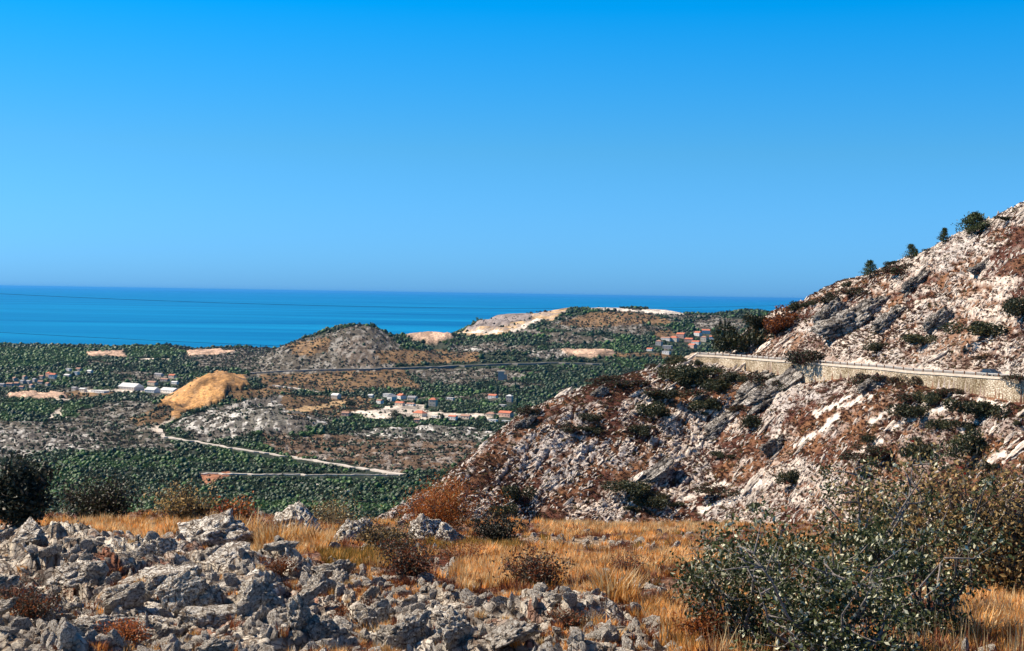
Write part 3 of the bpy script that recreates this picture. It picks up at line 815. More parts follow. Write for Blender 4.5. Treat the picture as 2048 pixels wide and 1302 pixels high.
def rock_mesh(name, sub, seed, mat, flat=0.6, rough=0.10, planes=14, strata=0.0, smooth=True):
    V, F = ICO[sub]
    r = np.random.default_rng(seed)
    N = r.normal(size=(planes, 3)); N /= np.linalg.norm(N, axis=1)[:, None]
    d = r.uniform(0.55, 0.95, planes)
    dots = V @ N.T
    t = np.where(dots > 0.05, d[None, :] / np.maximum(dots, 0.05), 9)
    rad = np.minimum(t.min(1), 1.15)
    P = V * rad[:, None]
    P = P * (1 + rough * n3(P, 2.2, seed, 5) * 1.6 + rough * 0.8 * (0.5 - np.abs(n3(P, 5.0, seed + 40, 4))))[:, None]
    if strata:
        ax = r.normal(size=3) * 0.25 + np.array([0.25, 0.1, 1.0]); ax /= np.linalg.norm(ax)
        h = P @ ax
        w = np.abs(((h * 4.2 + 0.6 * n3(P, 2, seed + 8, 3)) % 1.0) - 0.5) * 2
        P = P * (1 - strata * (1 - sstep(0.0, 0.35, w)))[:, None]
    P = P * np.array([1.0, r.uniform(0.7, 1.0), flat])[None, :]
    return mesh_np(name, P, F, [mat], smooth=smooth)

ROCKS = [rock_mesh('limestone_rock', 5, 400 + i, M['rock'], flat=(0.62, 0.75, 0.5, 0.85, 0.6, 0.7, 0.55, 0.8)[i], rough=0.27, strata=0.20 if i % 2 else 0.13) for i in range(8)]
def put_rock(me, loc, sx, sy, sz, rot, label, group=None, name='limestone_rock', cat='rock', sink=0.3):
    o = link(name, me)
    o.scale = (sx, sy, sz)
    o.rotation_euler = rot
    o.location = (loc[0], loc[1], loc[2] + sz * (0.5 - sink))
    return tag(o, label, cat, group)

# ---- boulders one can point at
BOULD = [  # px, py of its foot, width px, height px, variant, label
 (588, 1058, 118, 50, 0, 'rounded pale boulder standing in dry grass left of centre at the ridge edge'),
 (412, 1090, 135, 58, 4, 'broad pale boulder in golden grass at the top of the left outcrop'),
 (700, 1088, 105, 42, 2, 'low pale boulder behind a brown shrub near the middle of the grass'),
 (852, 1085, 70, 36, 1, 'lumpy white rock in front of the rusty bush'),
 (908, 1088, 80, 34, 6, 'long white rock touching the dark shrub beside the rusty bush'),
 (312, 1118, 82, 50, 3, 'upright grey rock overhanging a dark hollow on the left outcrop'),
 (60, 1078, 100, 34, 5, 'grey rock at the far left top of the outcrop'),
 (0, 1085, 60, 44, 6, 'grey rock cut by the left edge of the photograph'),
 (50, 1030, 50, 22, 2, 'small pale rock under the dark bush at the far left'),
 (455, 1128, 120, 45, 7, 'ridged white rock just below the broad pale boulder'),
 (340, 1170, 170, 60, 4, 'wide dark fronted slab in the middle of the left outcrop'),
 (160, 1140, 130, 60, 0, 'blocky grey rock with a shaded face on the left outcrop'),
 (85, 1120, 130, 45, 2, 'flat grey slab near the left edge of the outcrop'),
 (240, 1195, 90, 60, 6, 'leaning grey slab beside the russet weeds of the left outcrop'),
 (140, 1215, 90, 55, 3, 'dark sided block above the lower left corner'),
 (660, 1150, 70, 40, 5, 'white topped rock beside the olive grass clump'),
 (560, 1108, 55, 20, 2, 'small white rock under the golden tussocks'),
 (640, 1185, 60, 42, 1, 'chalky upright rock below the white topped rock'),
 (600, 1255, 90, 80, 3, 'tall dark hollowed rock in the lower middle of the outcrop'),
 (820, 1275, 90, 80, 7, 'steep fluted rock at the bottom left of centre'),
 (905, 1270, 90, 85, 0, 'rounded upright rock with a dark hollow at the bottom centre'),
 (745, 1255, 70, 75, 5, 'slanting white slab at the bottom left of centre'),
 (680, 1275, 80, 60, 6, 'slanting grey slab next to the bottom edge'),
 (1010, 1285, 110, 60, 4, 'grey shaded slab at the bottom centre of the photograph'),
 (520, 1215, 120, 60, 1, 'ridged pale rock in the lower outcrop'),
 (440, 1250, 140, 65, 2, 'long ridged slab across the lower outcrop'),
 (330, 1265, 150, 60, 0, 'pale sloping slab above the bottom edge at left'),
 (200, 1275, 110, 50, 7, 'broken rock near the lower left corner'),
 (730, 1165, 28, 22, 3, 'small pointed grey stone on red soil'),
 (1245, 1220, 26, 16, 5, 'small white stone lying in the golden grass'),
 (1325, 1285, 50, 22, 2, 'white stone at the bottom right of centre'),
 (1010, 1205, 36, 18, 4, 'small grey stone at the lower edge of the grass'),
 (950, 1208, 40, 18, 1, 'flat white stone at the foot of the grass'),
 (1300, 1172, 22, 12, 6, 'tiny pale stone in the middle of the grass'),
]
for (px, py, w, h, k, lab) in BOULD:
    p = hit(px, py, 'fg')
    m = p.y / FPX
    r = random.Random(px * 7 + py)
    g_ = py < 1092 and px > 380
    put_rock(ROCKS[k], p, w * m * (.58 if g_ else .5), w * m * 0.42, h * m * (1.35 if g_ else 0.74), (r.uniform(-.25, .25), r.uniform(-.3, .3), r.uniform(0, 6.28)), lab, None)

SHORT = [(312, 1105, 'upright grey rock over a dark hollow'), (60, 1070, 'grey rock at the far left top'), (455, 1115, 'ridged white rock below the pale boulder'), (340, 1155, 'wide dark fronted slab'),
 (160, 1125, 'blocky grey rock with shaded face'), (85, 1110, 'flat grey slab at the left edge'), (240, 1180, 'leaning slab beside russet weeds'), (140, 1200, 'dark sided block at lower left'), (660, 1140, 'white topped rock by the olive grass'),
 (560, 1100, 'small white rock under golden tussocks'), (640, 1170, 'chalky upright rock'), (600, 1235, 'tall dark hollowed rock'), (820, 1250, 'steep fluted rock'), (905, 1245, 'rounded upright rock at bottom centre'),
 (745, 1235, 'slanting white slab'), (680, 1260, 'slanting grey slab'), (1010, 1270, 'grey shaded slab at bottom centre'), (520, 1200, 'ridged pale rock in the lower outcrop'), (440, 1235, 'long ridged slab'),
 (330, 1250, 'pale sloping slab'), (200, 1260, 'broken grey rock near the lower left corner'), (730, 1160, 'small pointed stone on red soil'), (1010, 1200, 'small grey stone at the grass edge'), (1150, 1250, 'small brown plant near the bottom centre')]
# ---- the jumbled blocks of the outcrop
N_OUT = 80
cpx = rng.uniform(-60, 1240, 900); cpy = rng.uniform(1075, 1310, 900)
okp = inpoly(cpx, cpy, ROCK_POLY)
cpx, cpy = cpx[okp][:N_OUT], cpy[okp][:N_OUT]
P_, ok_ = hits(cpx, cpy, 'fg')
for i, p in enumerate(P_):
    if not ok_[i] or (cpx[i] > 900 and i % 3): continue
    s = 0.035 + 0.10 * random.random() ** 1.8
    near = min(SHORT, key=lambda q: (q[0] - cpx[i]) ** 2 + 3 * (q[1] - cpy[i]) ** 2)
    ddx, ddy = cpx[i] - near[0], (cpy[i] - near[1]) * 1.8
    side = ('left of' if ddx < 0 else 'right of') if abs(ddx) > abs(ddy) else ('behind' if ddy < 0 else 'in front of')
    put_rock(ROCKS[i % 8], p, s * random.uniform(1.0, 1.8), s * random.uniform(.7, 1.1), s * random.uniform(.7, 1.6),
             (random.uniform(-.5, .5), random.uniform(-1.0, 0.2), random.uniform(-.6, .6)),
             '%s angular block just %s the %s' % ('tiny' if s < .05 else 'small' if s < .065 else 'middling' if s < .09 else 'largish', side, near[2]),
             'angular blocks scattered over the foreground outcrop', name='outcrop_block', sink=0.25)

# ------------------------------------------------------------------ geometry-node scatter (things nobody could count)
def proto_coll(name, meshes):
    pc = bpy.data.collections.new(name)
    for i, me in enumerate(meshes):
        o = bpy.data.objects.new('%s_%02d' % (name, i), me)
        pc.objects.link(o)
    return pc

def scatter(name, pts, rots, scl, idx, meshes, label):
    me = bpy.data.meshes.new(name)
    me.vertices.add(len(pts)); me.vertices.foreach_set('co', np.asarray(pts, np.float32).ravel())
    a = me.attributes.new('rot', 'FLOAT_VECTOR', 'POINT'); a.data.foreach_set('vector', np.asarray(rots, np.float32).ravel())
    a = me.attributes.new('scl', 'FLOAT_VECTOR', 'POINT'); a.data.foreach_set('vector', np.asarray(scl, np.float32).ravel())
    a = me.attributes.new('idx', 'INT', 'POINT'); a.data.foreach_set('value', np.asarray(idx, np.int32))
    o = link(name, me)
    pc = proto_coll(name + '_source', meshes)
    g = bpy.data.node_groups.new(name + '_nodes', 'GeometryNodeTree')
    g.interface.new_socket('Geometry', in_out='INPUT', socket_type='NodeSocketGeometry')
    g.interface.new_socket('Geometry', in_out='OUTPUT', socket_type='NodeSocketGeometry')
    gi = g.nodes.new('NodeGroupInput'); go = g.nodes.new('NodeGroupOutput')
    ci = g.nodes.new('GeometryNodeCollectionInfo'); ci.inputs['Collection'].default_value = pc
    ci.inputs['Separate Children'].default_value = True; ci.inputs['Reset Children'].default_value = True
    ip = g.nodes.new('GeometryNodeInstanceOnPoints'); ip.inputs['Pick Instance'].default_value = True
    def na(nm, t):
        n_ = g.nodes.new('GeometryNodeInputNamedAttribute'); n_.data_type = t; n_.inputs['Name'].default_value = nm
        return [s for s in n_.outputs if s.enabled and s.name == 'Attribute'][0]
    g.links.new(gi.outputs[0], ip.inputs['Points']); g.links.new(ci.outputs[0], ip.inputs['Instance'])
    g.links.new(na('idx', 'INT'), ip.inputs['Instance Index'])
    g.links.new(na('rot', 'FLOAT_VECTOR'), ip.inputs['Rotation'])
    g.links.new(na('scl', 'FLOAT_VECTOR'), ip.inputs['Scale'])
    g.links.new(ip.outputs[0], go.inputs[0])
    md = o.modifiers.new('scatter', 'NODES'); md.node_group = g
    tag(o, label, kind='stuff')
    return o

# ---- leaves
def leaf_quads(P, size, r, up=0.3, asp=0.55):
    """folded diamond leaves round points P (n,3): 4 verts, 2 tris each"""
    n = len(P)
    d = r.normal(size=(n, 3)); d[:, 2] += up; d /= np.linalg.norm(d, axis=1)[:, None]
    q = r.normal(size=(n, 3)); s = np.cross(d, q); s /= np.linalg.norm(s, axis=1)[:, None]
    nn = np.cross(d, s)
    sz = size * r.uniform(0.6, 1.3, n)[:, None]
    v0 = P; v2 = P + d * sz
    mid = P + d * sz * 0.5 - nn * sz * 0.10
    v1 = mid + s * sz * asp * 0.5; v3 = mid - s * sz * asp * 0.5
    V = np.stack([v0, v1, v2, v3], 1).reshape(-1, 3)
    b = np.arange(n)[:, None] * 4
    F = np.stack([b[:, 0], b[:, 0] + 1, b[:, 0] + 2], 1)
    F2 = np.stack([b[:, 0], b[:, 0] + 2, b[:, 0] + 3], 1)
    return V, np.stack([F, F2], 1).reshape(-1, 3)

def crown_points(r, n, lobes, rad, flat=0.8, shell=0.6):
    L = r.normal(size=(lobes, 3)) * np.array([0.55, 0.55, 0.4]); L[:, 2] = np.abs(L[:, 2]) * 0.9 + 0.25
    R = r.uniform(0.35, 0.6, lobes)
    k = r.integers(0, lobes, n)
    d = r.normal(size=(n, 3)); d /= np.linalg.norm(d, axis=1)[:, None]
    P = L[k] + d * (R[k] * r.uniform(shell, 1.0, n))[:, None]
    P[:, 2] = np.maximum(P[:, 2] * flat, 0.02)
    return P * rad

def crown_mesh(name, seed, n, lobes, rad, leaf, mats, w=None, flat=0.8, shell=0.6):
    r = np.random.default_rng(seed)
    P = crown_points(r, n, lobes, rad, flat, shell)
    V, F = leaf_quads(P, leaf, r)
    mi = np.repeat(r.choice(len(mats), n, p=w), 2)
    return mesh_np(name, V, F, mats, mi, smooth=False)

def blob_tree(name, seed, mat, tall=1.0):
    """small far tree: lumpy crown of a few faces"""
    V, F = ICO[3]
    P = V * (1 + 0.42 * n3(V, 1.6, seed, 3) + 0.2 * n3(V, 5, seed + 9, 2))[:, None]
    P = P * np.array([1, 1, 0.75 * tall]); P[:, 2] += 0.45 * tall
    return mesh_np(name, P, F, [mat], smooth=True)

# ---- valley forest
TREES = [crown_mesh('far_tree', 500 + i, 300, 4, 1.15, 0.34, [M['tree']], flat=1.0, shell=.75) if i % 2 else blob_tree('far_tree', 500 + i, M['tree'], 1.15) for i in range(4)] + [crown_mesh('far_tree', 510 + i, 300, 4, 1.15, 0.34, [M['tree2']], flat=1.1, shell=.75) if i % 2 else blob_tree('far_tree', 510 + i, M['tree2'], 1.2) for i in range(3)] + [crown_mesh('far_scrub', 520 + i, 200, 4, 1.1, 0.42, [M['scrub']], flat=0.75, shell=.7) for i in range(3)]
HOUSES = [
 (866, 812, 15, 13, 'square two storey stone house with hipped red roof left of the pale yard', 'cream', 'tile', 'hip', .3, 12, 2, 2),
 (803, 797, 14, 7, 'red roofed house at the top left of the village beside a white villa', 'white', 'tile', 'gable', -.3, 14, 2, 1),
 (825, 800, 18, 6, 'long low house with dark roof right of the top left red roof', 'cream', 'roofgrey', 'gable', .15, 12, 3, 1),
 (775, 793, 16, 6, 'white villa behind the top left red roof of the village', 'white', 'roofwhite', 'flat', 0, 10, 3, 1),
 (672, 795, 15, 6, 'cream building on the track at the left end of the village', 'cream', 'white', 'gable', .1, 14, 3, 1),
 (742, 795, 10, 5, 'small white house left of the white villa', 'white', 'roofwhite', 'gable', .2, 8, 2, 1),
 (784, 802, 14, 9, 'dark roofed house with white gables above the pale yard', 'white', 'roofgrey', 'gable', 1.4, 14, 2, 1),
 (800, 811, 18, 6, 'reddish roofed house at the back of the pale yard', 'cream', 'tile', 'gable', .1, 10, 2, 1),
 (822, 811, 18, 4, 'narrow pale shed at the back right of the pale yard', 'white', 'tile2', 'gable', 0, 8, 2, 1),
 (840, 833, 26, 7, 'long red roofed house at the right end of the pale yard', 'cream', 'tile', 'hip', -.1, 16, 4, 1),
 (835, 846, 12, 6, 'small pink house below the long red roof', 'pinkw', 'tile2', 'gable', .2, 9, 2, 1),
 (906, 840, 18, 7, 'pink roofed low house with white end wall right of the white terraces', 'white', 'tile', 'gable', .0, 9, 3, 1),
 (932, 838, 20, 6, 'brown roofed house beside the pink roofed low house', 'cream', 'tile2', 'gable', .1, 12, 3, 1),
 (875, 836, 26, 3, 'long low white terrace building in front of the wood', 'white', 'roofwhite', 'flat', 0, 8, 5, 1),
 (900, 799, 18, 4, 'low white building alone in the wood above the village', 'white', 'roofwhite', 'flat', .1, 9, 3, 1),
 (986, 797, 18, 6, 'red roofed white house in the wood at the upper right of the village', 'white', 'tile', 'gable', .05, 10, 3, 1),
 (1019, 804, 12, 12, 'pale green tall house at the upper right end of the village', 'greyw', 'roofwhite', 'hip', .2, 10, 2, 2),
 (1012, 833, 28, 8, 'long bright red roofed house beside the rocky hillside', 'pinkw', 'tile', 'gable', .0, 14, 4, 1),
 (982, 834, 18, 7, 'brown roofed house left of the bright red roofed house', 'cream', 'tile2', 'hip', .2, 12, 2, 1),
 (985, 843, 22, 4, 'low white house below the brown roofed house', 'white', 'roofwhite', 'flat', -.05, 8, 3, 1),
 (692, 832, 16, 7, 'pink walled house at the left of the pale yard', 'pinkw', 'tile2', 'gable', .2, 10, 2, 1),
 (1012, 843, 16, 3, 'small white outbuilding in front of the bright red roofed house', 'white', 'roofwhite', 'flat', 0, 7, 2, 1),
 (1005, 812, 14, 3, 'small white terrace house below the pale green house', 'white', 'roofwhite', 'flat', .1, 7, 2, 1),
 (760, 807, 14, 6, 'small pale house in the trees right of the stone house', 'white', 'tile2', 'gable', -.2, 9, 2, 1),
 # village on the right
 (1362, 676, 16, 7, 'red roofed house in the middle of the right hand village', 'pinkw', 'tile', 'gable', .1, 12, 3, 1),
 (1348, 683, 18, 6, 'orange roofed house at the left of the right hand village', 'cream', 'tile', 'hip', 0, 12, 3, 1),
 (1378, 684, 16, 6, 'pink house with red roof below the middle of the right hand village', 'pinkw', 'tile', 'gable', .2, 10, 2, 1),
 (1396, 671, 14, 6, 'red roofed house near the top of the right hand village', 'white', 'tile', 'gable', -.2, 10, 2, 1),
 (1412, 667, 16, 6, 'white house with red roof at the top right of the right hand village', 'white', 'tile', 'gable', .4, 10, 2, 1),
 (1392, 689, 16, 5, 'long white walled house under the red roofs of the right hand village', 'white', 'tile', 'gable', 0, 9, 3, 1),
 (1408, 683, 12, 8, 'cream house at the right edge of the right hand village', 'cream', 'tile2', 'hip', .1, 9, 2, 1),
 (1332, 680, 20, 4, 'low white building at the left end of the right hand village', 'white', 'tile2', 'gable', 0, 8, 3, 1),
 (1335, 697, 18, 6, 'pale blue grey building below the left end of the right hand village', 'greyw', 'roofwhite', 'flat', .2, 12, 3, 1),
 (1318, 690, 12, 8, 'grey house left below the right hand village', 'greyw', 'tile2', 'hip', .1, 9, 2, 1),
 (1333, 707, 16, 5, 'white flat building at the foot of the right hand village', 'white', 'roofwhite', 'flat', 0, 9, 3, 1),
 (1385, 696, 16, 6, 'pink house at the lower right of the right hand village', 'pinkw', 'tile', 'gable', -.3, 10, 2, 1),
 (1300, 702, 12, 4, 'tiny pink roofed house left of the flat white building', 'white', 'tile', 'gable', 0, 8, 2, 1),
 (1424, 678, 10, 5, 'small white house behind the cream house of the right hand village', 'white', 'tile', 'gable', .3, 8, 2, 1),
 # left town and industry
 (106, 757, 14, 8, 'red roofed house standing out in the grey town at the left', 'white', 'tile', 'gable', .3, 10, 3, 1),
 (98, 752, 10, 6, 'pink house just behind the standout red roof at the left', 'pinkw', 'tile', 'hip', 0, 10, 2, 1),
 (138, 742, 12, 5, 'white block in the wood right of the left red roofs', 'white', 'roofwhite', 'flat', 0, 8, 3, 1),
 (153, 750, 10, 6, 'white cube house in the wood below the white block', 'white', 'roofwhite', 'flat', .2, 8, 2, 1),
 (158, 741, 12, 4, 'low grey building beside the white block in the left wood', 'greyw', 'tile2', 'gable', 0, 8, 2, 1),
 (135, 754, 14, 4, 'low pale green building left of the white cube house', 'greyw', 'roofwhite', 'gable', .1, 8, 2, 1),
 (180, 746, 12, 4, 'small white house alone at the right of the left wood', 'white', 'roofwhite', 'gable', 0, 8, 2, 1),
 (345, 756, 14, 5, 'red roofed house right of centre in the town behind the orange mound', 'cream', 'tile', 'gable', .1, 9, 2, 1),
 (318, 752, 20, 4, 'grey block at the back of the town behind the orange mound', 'greyw', 'roofgrey', 'gable', 0, 8, 3, 1),
 (330, 762, 18, 4, 'grey long house in front of the red roof behind the orange mound', 'greyw', 'tile2', 'gable', .1, 8, 3, 1),
 (305, 770, 22, 6, 'cream workshop at the left of the long white warehouses', 'cream', 'tile2', 'gable', 0, 10, 3, 1),
 (262, 778, 48, 5, 'long white roofed warehouse in the left town', 'greyw', 'roofwhite', 'gable', 0, 26, 6, 1),
 (305, 784, 24, 5, 'white warehouse in the middle of the industrial row', 'white', 'roofwhite', 'gable', .15, 20, 4, 1),
 (340, 785, 40, 5, 'white roofed warehouse nearest the orange mound', 'white', 'roofwhite', 'gable', -.05, 18, 5, 1),
 (200, 785, 40, 4, 'long low white warehouse at the left of the industrial row', 'white', 'roofwhite', 'flat', 0, 14, 5, 1),
 (150, 781, 12, 5, 'grey shed left of the long low warehouse', 'greyw', 'roofgrey', 'gable', 0, 8, 2, 1),
 (166, 783, 14, 5, 'cream shed touching the long low warehouse', 'cream', 'roofwhite', 'gable', .1, 8, 2, 1),
 (350, 768, 16, 4, 'white terrace behind the warehouse nearest the mound', 'white', 'roofwhite', 'gable', 0, 7, 3, 1),
]
r_ = random.Random(5)
ORD = ['at the very edge', 'second from the left edge', 'third from the left edge', 'with a pale end, fifth from the left', 'near the middle of the front row', 'furthest back on the left', 'right of the front middle', 'at the right end of the front row', 'behind the right end', 'lowest on the right', 'lowest on the left', 'furthest right', 'highest in the middle']
for i, (px, py) in enumerate([(4, 773), (20, 772), (34, 770), (46, 766), (58, 768), (30, 762), (70, 764), (82, 768), (84, 758), (64, 775), (44, 778), (96, 772), (50, 758)]):
    HOUSES.append((px, py, r_.choice([10, 12, 14]), 5, 'grey house, %s in the far left town' % ORD[i], 'greyw', r_.choice(['tile2', 'roofgrey']), 'gable', r_.uniform(-.4, .4), 8, 2, 1))
def scatter_valley():
    n = 150000
    r = np.random.default_rng(11)
    # even spread over the ground seen from here: rows thin out with distance
    px = r.uniform(-330, 1950, n)
    t = r.uniform(0, 1, n)
    Y = 1 / (1 / 950.0 + t * (1 / 5300.0 - 1 / 950.0)) ** 1.0
    k = r.uniform(0, 1, n) < 0.45
    Y = np.where(k, r.uniform(1800, 5200, n), Y)
    u, _ = ue(px, 700 + 0 * px)
    x = u * Y
    z, zb = val_z(u[None], Y[None], True)
    z = z[0]; zb = zb[0]
    c, ppx, ppy = cover_of(x, Y, zb)
    den = np.array([CDEN[k_] for k_ in CN])[c]
    den = den * np.where((c > 1), 0.55 + 0.9 * sstep(-0.3, 0.3, fbm(x / 45, Y / 45, 231, 3)), 1.0)
    for (a, b) in ROADS_V:      # leave the tracks open
        for j in range(len(a) - 1):
            dx = ppy - np.interp(ppx, [min(a[j], a[j + 1]), max(a[j], a[j + 1])], [b[j], b[j + 1]] if a[j] < a[j + 1] else [b[j + 1], b[j]])
            on = (ppx > min(a[j], a[j + 1]) - 2) & (ppx < max(a[j], a[j + 1]) + 2) & (dx > -4) & (dx < (7 if len(a) < 9 else 5))
            den = np.where(on, 0, den)
    for h_ in HOUSES:
        den = np.where((np.abs(ppx - h_[0]) < h_[2] * .5 + 2) & (ppy > h_[1] - 3) & (ppy < h_[1] + 3 + h_[3] * .6), 0.0, den)
    keep = (r.uniform(0, 1, n) < den) & (z > 4)
    x, y, z, c = x[keep], Y[keep], z[keep], c[keep]
    m = len(x)
    s = np.interp(y, [1000, 1500, 2500, 5000], [1.9, 2.1, 3.0, 4.6]) * r.uniform(0.55, 1.0, m) * (1 + 0.9 * r.uniform(0, 1, m) ** 3)
    s = s * 0.98 * np.where(c > 1, 0.68, 1.0)
    gi = CN.index('green')
    idx = np.where(c == 0, r.choice([0, 1, 2, 3, 0, 1, 2, 3, 0, 1, 4], m), np.where(c == gi, r.choice([4, 5, 6, 4, 5, 1], m), r.choice([7, 8, 9, 7, 8, 9, 0, 1, 2, 3], m)))
    big = fbm(x / 150, y / 150, 77, 2)
    idx = np.where((c == 0) & (big > 0.25), r.choice([4, 5, 6, 0], m), idx)
    rot = np.stack([r.uniform(-.2, .2, m), r.uniform(-.2, .2, m), r.uniform(0, 6.28, m)], 1)
    scl = np.stack([s * r.uniform(.85, 1.2, m), s * r.uniform(.85, 1.2, m), s * r.uniform(.8, 1.3, m)], 1)
    scatter('valley_woodland', np.stack([x, y, z - s * 0.15], 1), rot, scl, idx, TREES, 'dark green wood and scrub covering the valley and coastal hills')
ROADS_V = [([318, 326, 400, 470, 560, 640, 720, 806], [858, 874, 886, 898, 912, 924, 938, 950]),
           ([398, 520, 640, 760, 806], [948, 950, 951, 951, 950]),
           ([500, 560, 640, 740, 830, 930, 1000, 1100, 1200], [748, 744, 741, 739, 737, 732, 729, 727, 729])]
scatter_valley()

# ------------------------------------------------------------------ valley roads
def ribbon(name, pxs, pys, sheet, width, lift, mat, label, horizontal=False, n=60, kind='structure'):
    d = np.linspace(0, len(pxs) - 1, n)
    px = np.interp(d, range(len(pxs)), pxs); py = np.interp(d, range(len(pys)), pys)
    P, ok = hits(px, py, sheet)
    P = P[ok]
    T = np.gradient(P[:, :2], axis=0); T /= np.linalg.norm(T, axis=1)[:, None] + 1e-9
    Nn = np.stack([-T[:, 1], T[:, 0]], 1)
    w = np.interp(np.linspace(0, 1, len(P)), np.linspace(0, 1, len(width)), width)[:, None] / 2
    L = P.copy(); R = P.copy(); L[:, :2] += Nn * w; R[:, :2] -= Nn * w
    zz = P[:, 2] + lift
    k = np.ones(5) / 5
    zz = np.convolve(np.pad(zz, 2, mode='edge'), k, 'valid')
    L[:, 2] = zz; R[:, 2] = zz
    Lb = L.copy(); Rb = R.copy(); Lb[:, 2] -= lift + 4; Rb[:, 2] -= lift + 4
    V = np.concatenate([Lb, L, R, Rb]); m = len(P)
    F = []
    for a in range(3):
        for i in range(m - 1):
            F.append((a * m + i, a * m + i + 1, (a + 1) * m + i + 1, (a + 1) * m + i))
    o = link(name, mesh_np(name, V, np.array(F), [mat], smooth=False))
    tag(o, label, kind=kind)
ribbon('dirt_track', *ROADS_V[0], 'val', [7, 5.5, 5, 5, 5.5, 9], 1.4, M['dirt'], 'pale dirt track crossing the dark green wood')
ribbon('dirt_track', *ROADS_V[1], 'val', [5, 4, 2.5, 2, 3], 1.2, M['dirt'], 'thin level dirt track below the long pale track')
ribbon('highway', *ROADS_V[2], 'val', [12], 3.0, M['asphalt'], 'grey road running along the foot of the conical hill')
ribbon('dirt_track', [600, 640, 700], [968, 972, 984], 'val', [3, 2.2, 2], 1.5, M['dirt'], 'short broken pale path low in the dark wood')
ribbon('dirt_track', [545, 590, 640], [772, 778, 786], 'val', [9, 8, 6], 2.5, M['dirt'], 'pale track behind the grey knoll')

# ------------------------------------------------------------------ houses
def house(px, py, wpx, hpx, label, wall='white', roof='tile', kind='gable', rz=0.0, depth=None, cat='house', name='house', nwin=3, group=None, floors=1):
    p = hit(px, py, 'val')
    m = p.y / FPX
    w = wpx * m / 2; h = hpx * m; d = (depth * m if depth else wpx * m * 0.7) / 2
    e = empty(name, (p.x, p.y, p.z - 1.0), rz)
    tag(e, label, cat, group)
    b = MB(); b.box(-w, w, -d, d, -3, h + 1.0); b.build('wall', M[wall], e)
    t = h + 1.0
    r = MB()
    if kind == 'gable':
        o = 0.5; rh = min(w, d) * 0.55
        v = [(-w - o, -d - o, t + .003), (w + o, -d - o, t + .003), (w + o, d + o, t + .003), (-w - o, d + o, t + .003), (-w - o, 0, t + rh), (w + o, 0, t + rh)]
        r.add(v, [(0, 1, 5, 4), (2, 3, 4, 5), (0, 4, 3), (1, 2, 5), (0, 3, 2, 1)])
    elif kind == 'hip':
        o = 0.5; rh = min(w, d) * 0.6; k = w - min(w, d) * 0.8
        v = [(-w - o, -d - o, t + .003), (w + o, -d - o, t + .003), (w + o, d + o, t + .003), (-w - o, d + o, t + .003), (-k, 0, t + rh), (k, 0, t + rh)]
        r.add(v, [(0, 1, 5, 4), (2, 3, 4, 5), (0, 4, 3), (1, 2, 5), (0, 3, 2, 1)])
    else:
        r.box(-w - .3, w + .3, -d - .3, d + .3, t + .003, t + 0.6)
    ro = r.build('roof', M[roof], e)
    if kind != 'flat' and wpx > 13:
        c = MB(); c.box(w * .4, w * .4 + 1.0, 0.5, 1.5, t + 0.3, t + rh + 1.3); c.build('chimney', M[wall], ro)
    for fl in range(floors):
        for i in range(nwin):
            xx = -w + (i + 0.5) * 2 * w / nwin; ww = min(0.65, w / nwin * 0.4); z0 = 1.0 + (h * (fl + 0.35) / floors)
            q = MB(); q.box(xx - ww, xx + ww, -d - 0.08, -d + 0.1, z0, z0 + min(1.8, h / floors * 0.45)); q.build('window', M['glass'], e)
    return e

for hs in HOUSES:
    px, py, w, h, lab, wl, rf, kd, rz, dp, nw, fl = hs
    wh = 'warehouse' in lab or 'shed' in lab or 'workshop' in lab
    house(px, py, w, h, lab, wl, rf, kd, rz - .6, dp, 'warehouse' if 'warehouse' in lab else 'shed' if ('shed' in lab or 'workshop' in lab) else 'house',
          'warehouse' if 'warehouse' in lab else 'shed' if ('shed' in lab or 'workshop' in lab) else 'house', nw,
          'grey houses in the crowded town at the far left' if lab.startswith('grey walled') else None, fl)

# ruined stone tower and poles
p = hit(1003, 760, 'val'); mm = p.y / FPX
e = empty('stone_tower', (p.x, p.y, p.z - 1)); tag(e, 'squat ruined stone tower standing in the wood above the village', 'tower')
b = MB(); b.box(-7 * mm, 5 * mm, -5 * mm, 5 * mm, -3, 17 * mm); b.build('wall', M['greyw'], e)
b = MB(); b.box(-9 * mm, 7 * mm, -6 * mm, 6 * mm, 17 * mm + .01, 19 * mm); b.build('parapet', M['cream'], e)
b = MB(); b.box(5.05 * mm, 11 * mm, -4 * mm, 4 * mm, -3, 12 * mm); b.build('side_wall', M['pinkw'], e)
for i, (px, py) in enumerate([(521, 704), (532, 705)]):
    p = hit(px, py, 'val'); mm = p.y / FPX
    e = empty('transmission_mast', (p.x, p.y, p.z)); tag(e, 'thin dark mast against the sea left of the conical hill, the %s one' % ('left' if i == 0 else 'right'), 'mast', 'pair of masts against the sea')
    b = MB()
    H = 15 * mm
    for sx in (-1, 1):
        b.tube([(sx * 1.6, 0, -2), (sx * 0.4, 0, H)], 0.45, 5)
    b.build('mast_frame', M['cable'], e)
    for z_ in (0.78, 0.92):
        b = MB(); b.box(-3.2, 3.2, -0.3, 0.3, H * z_, H * z_ + .7); b.build('cross_arm', M['cable'], e)

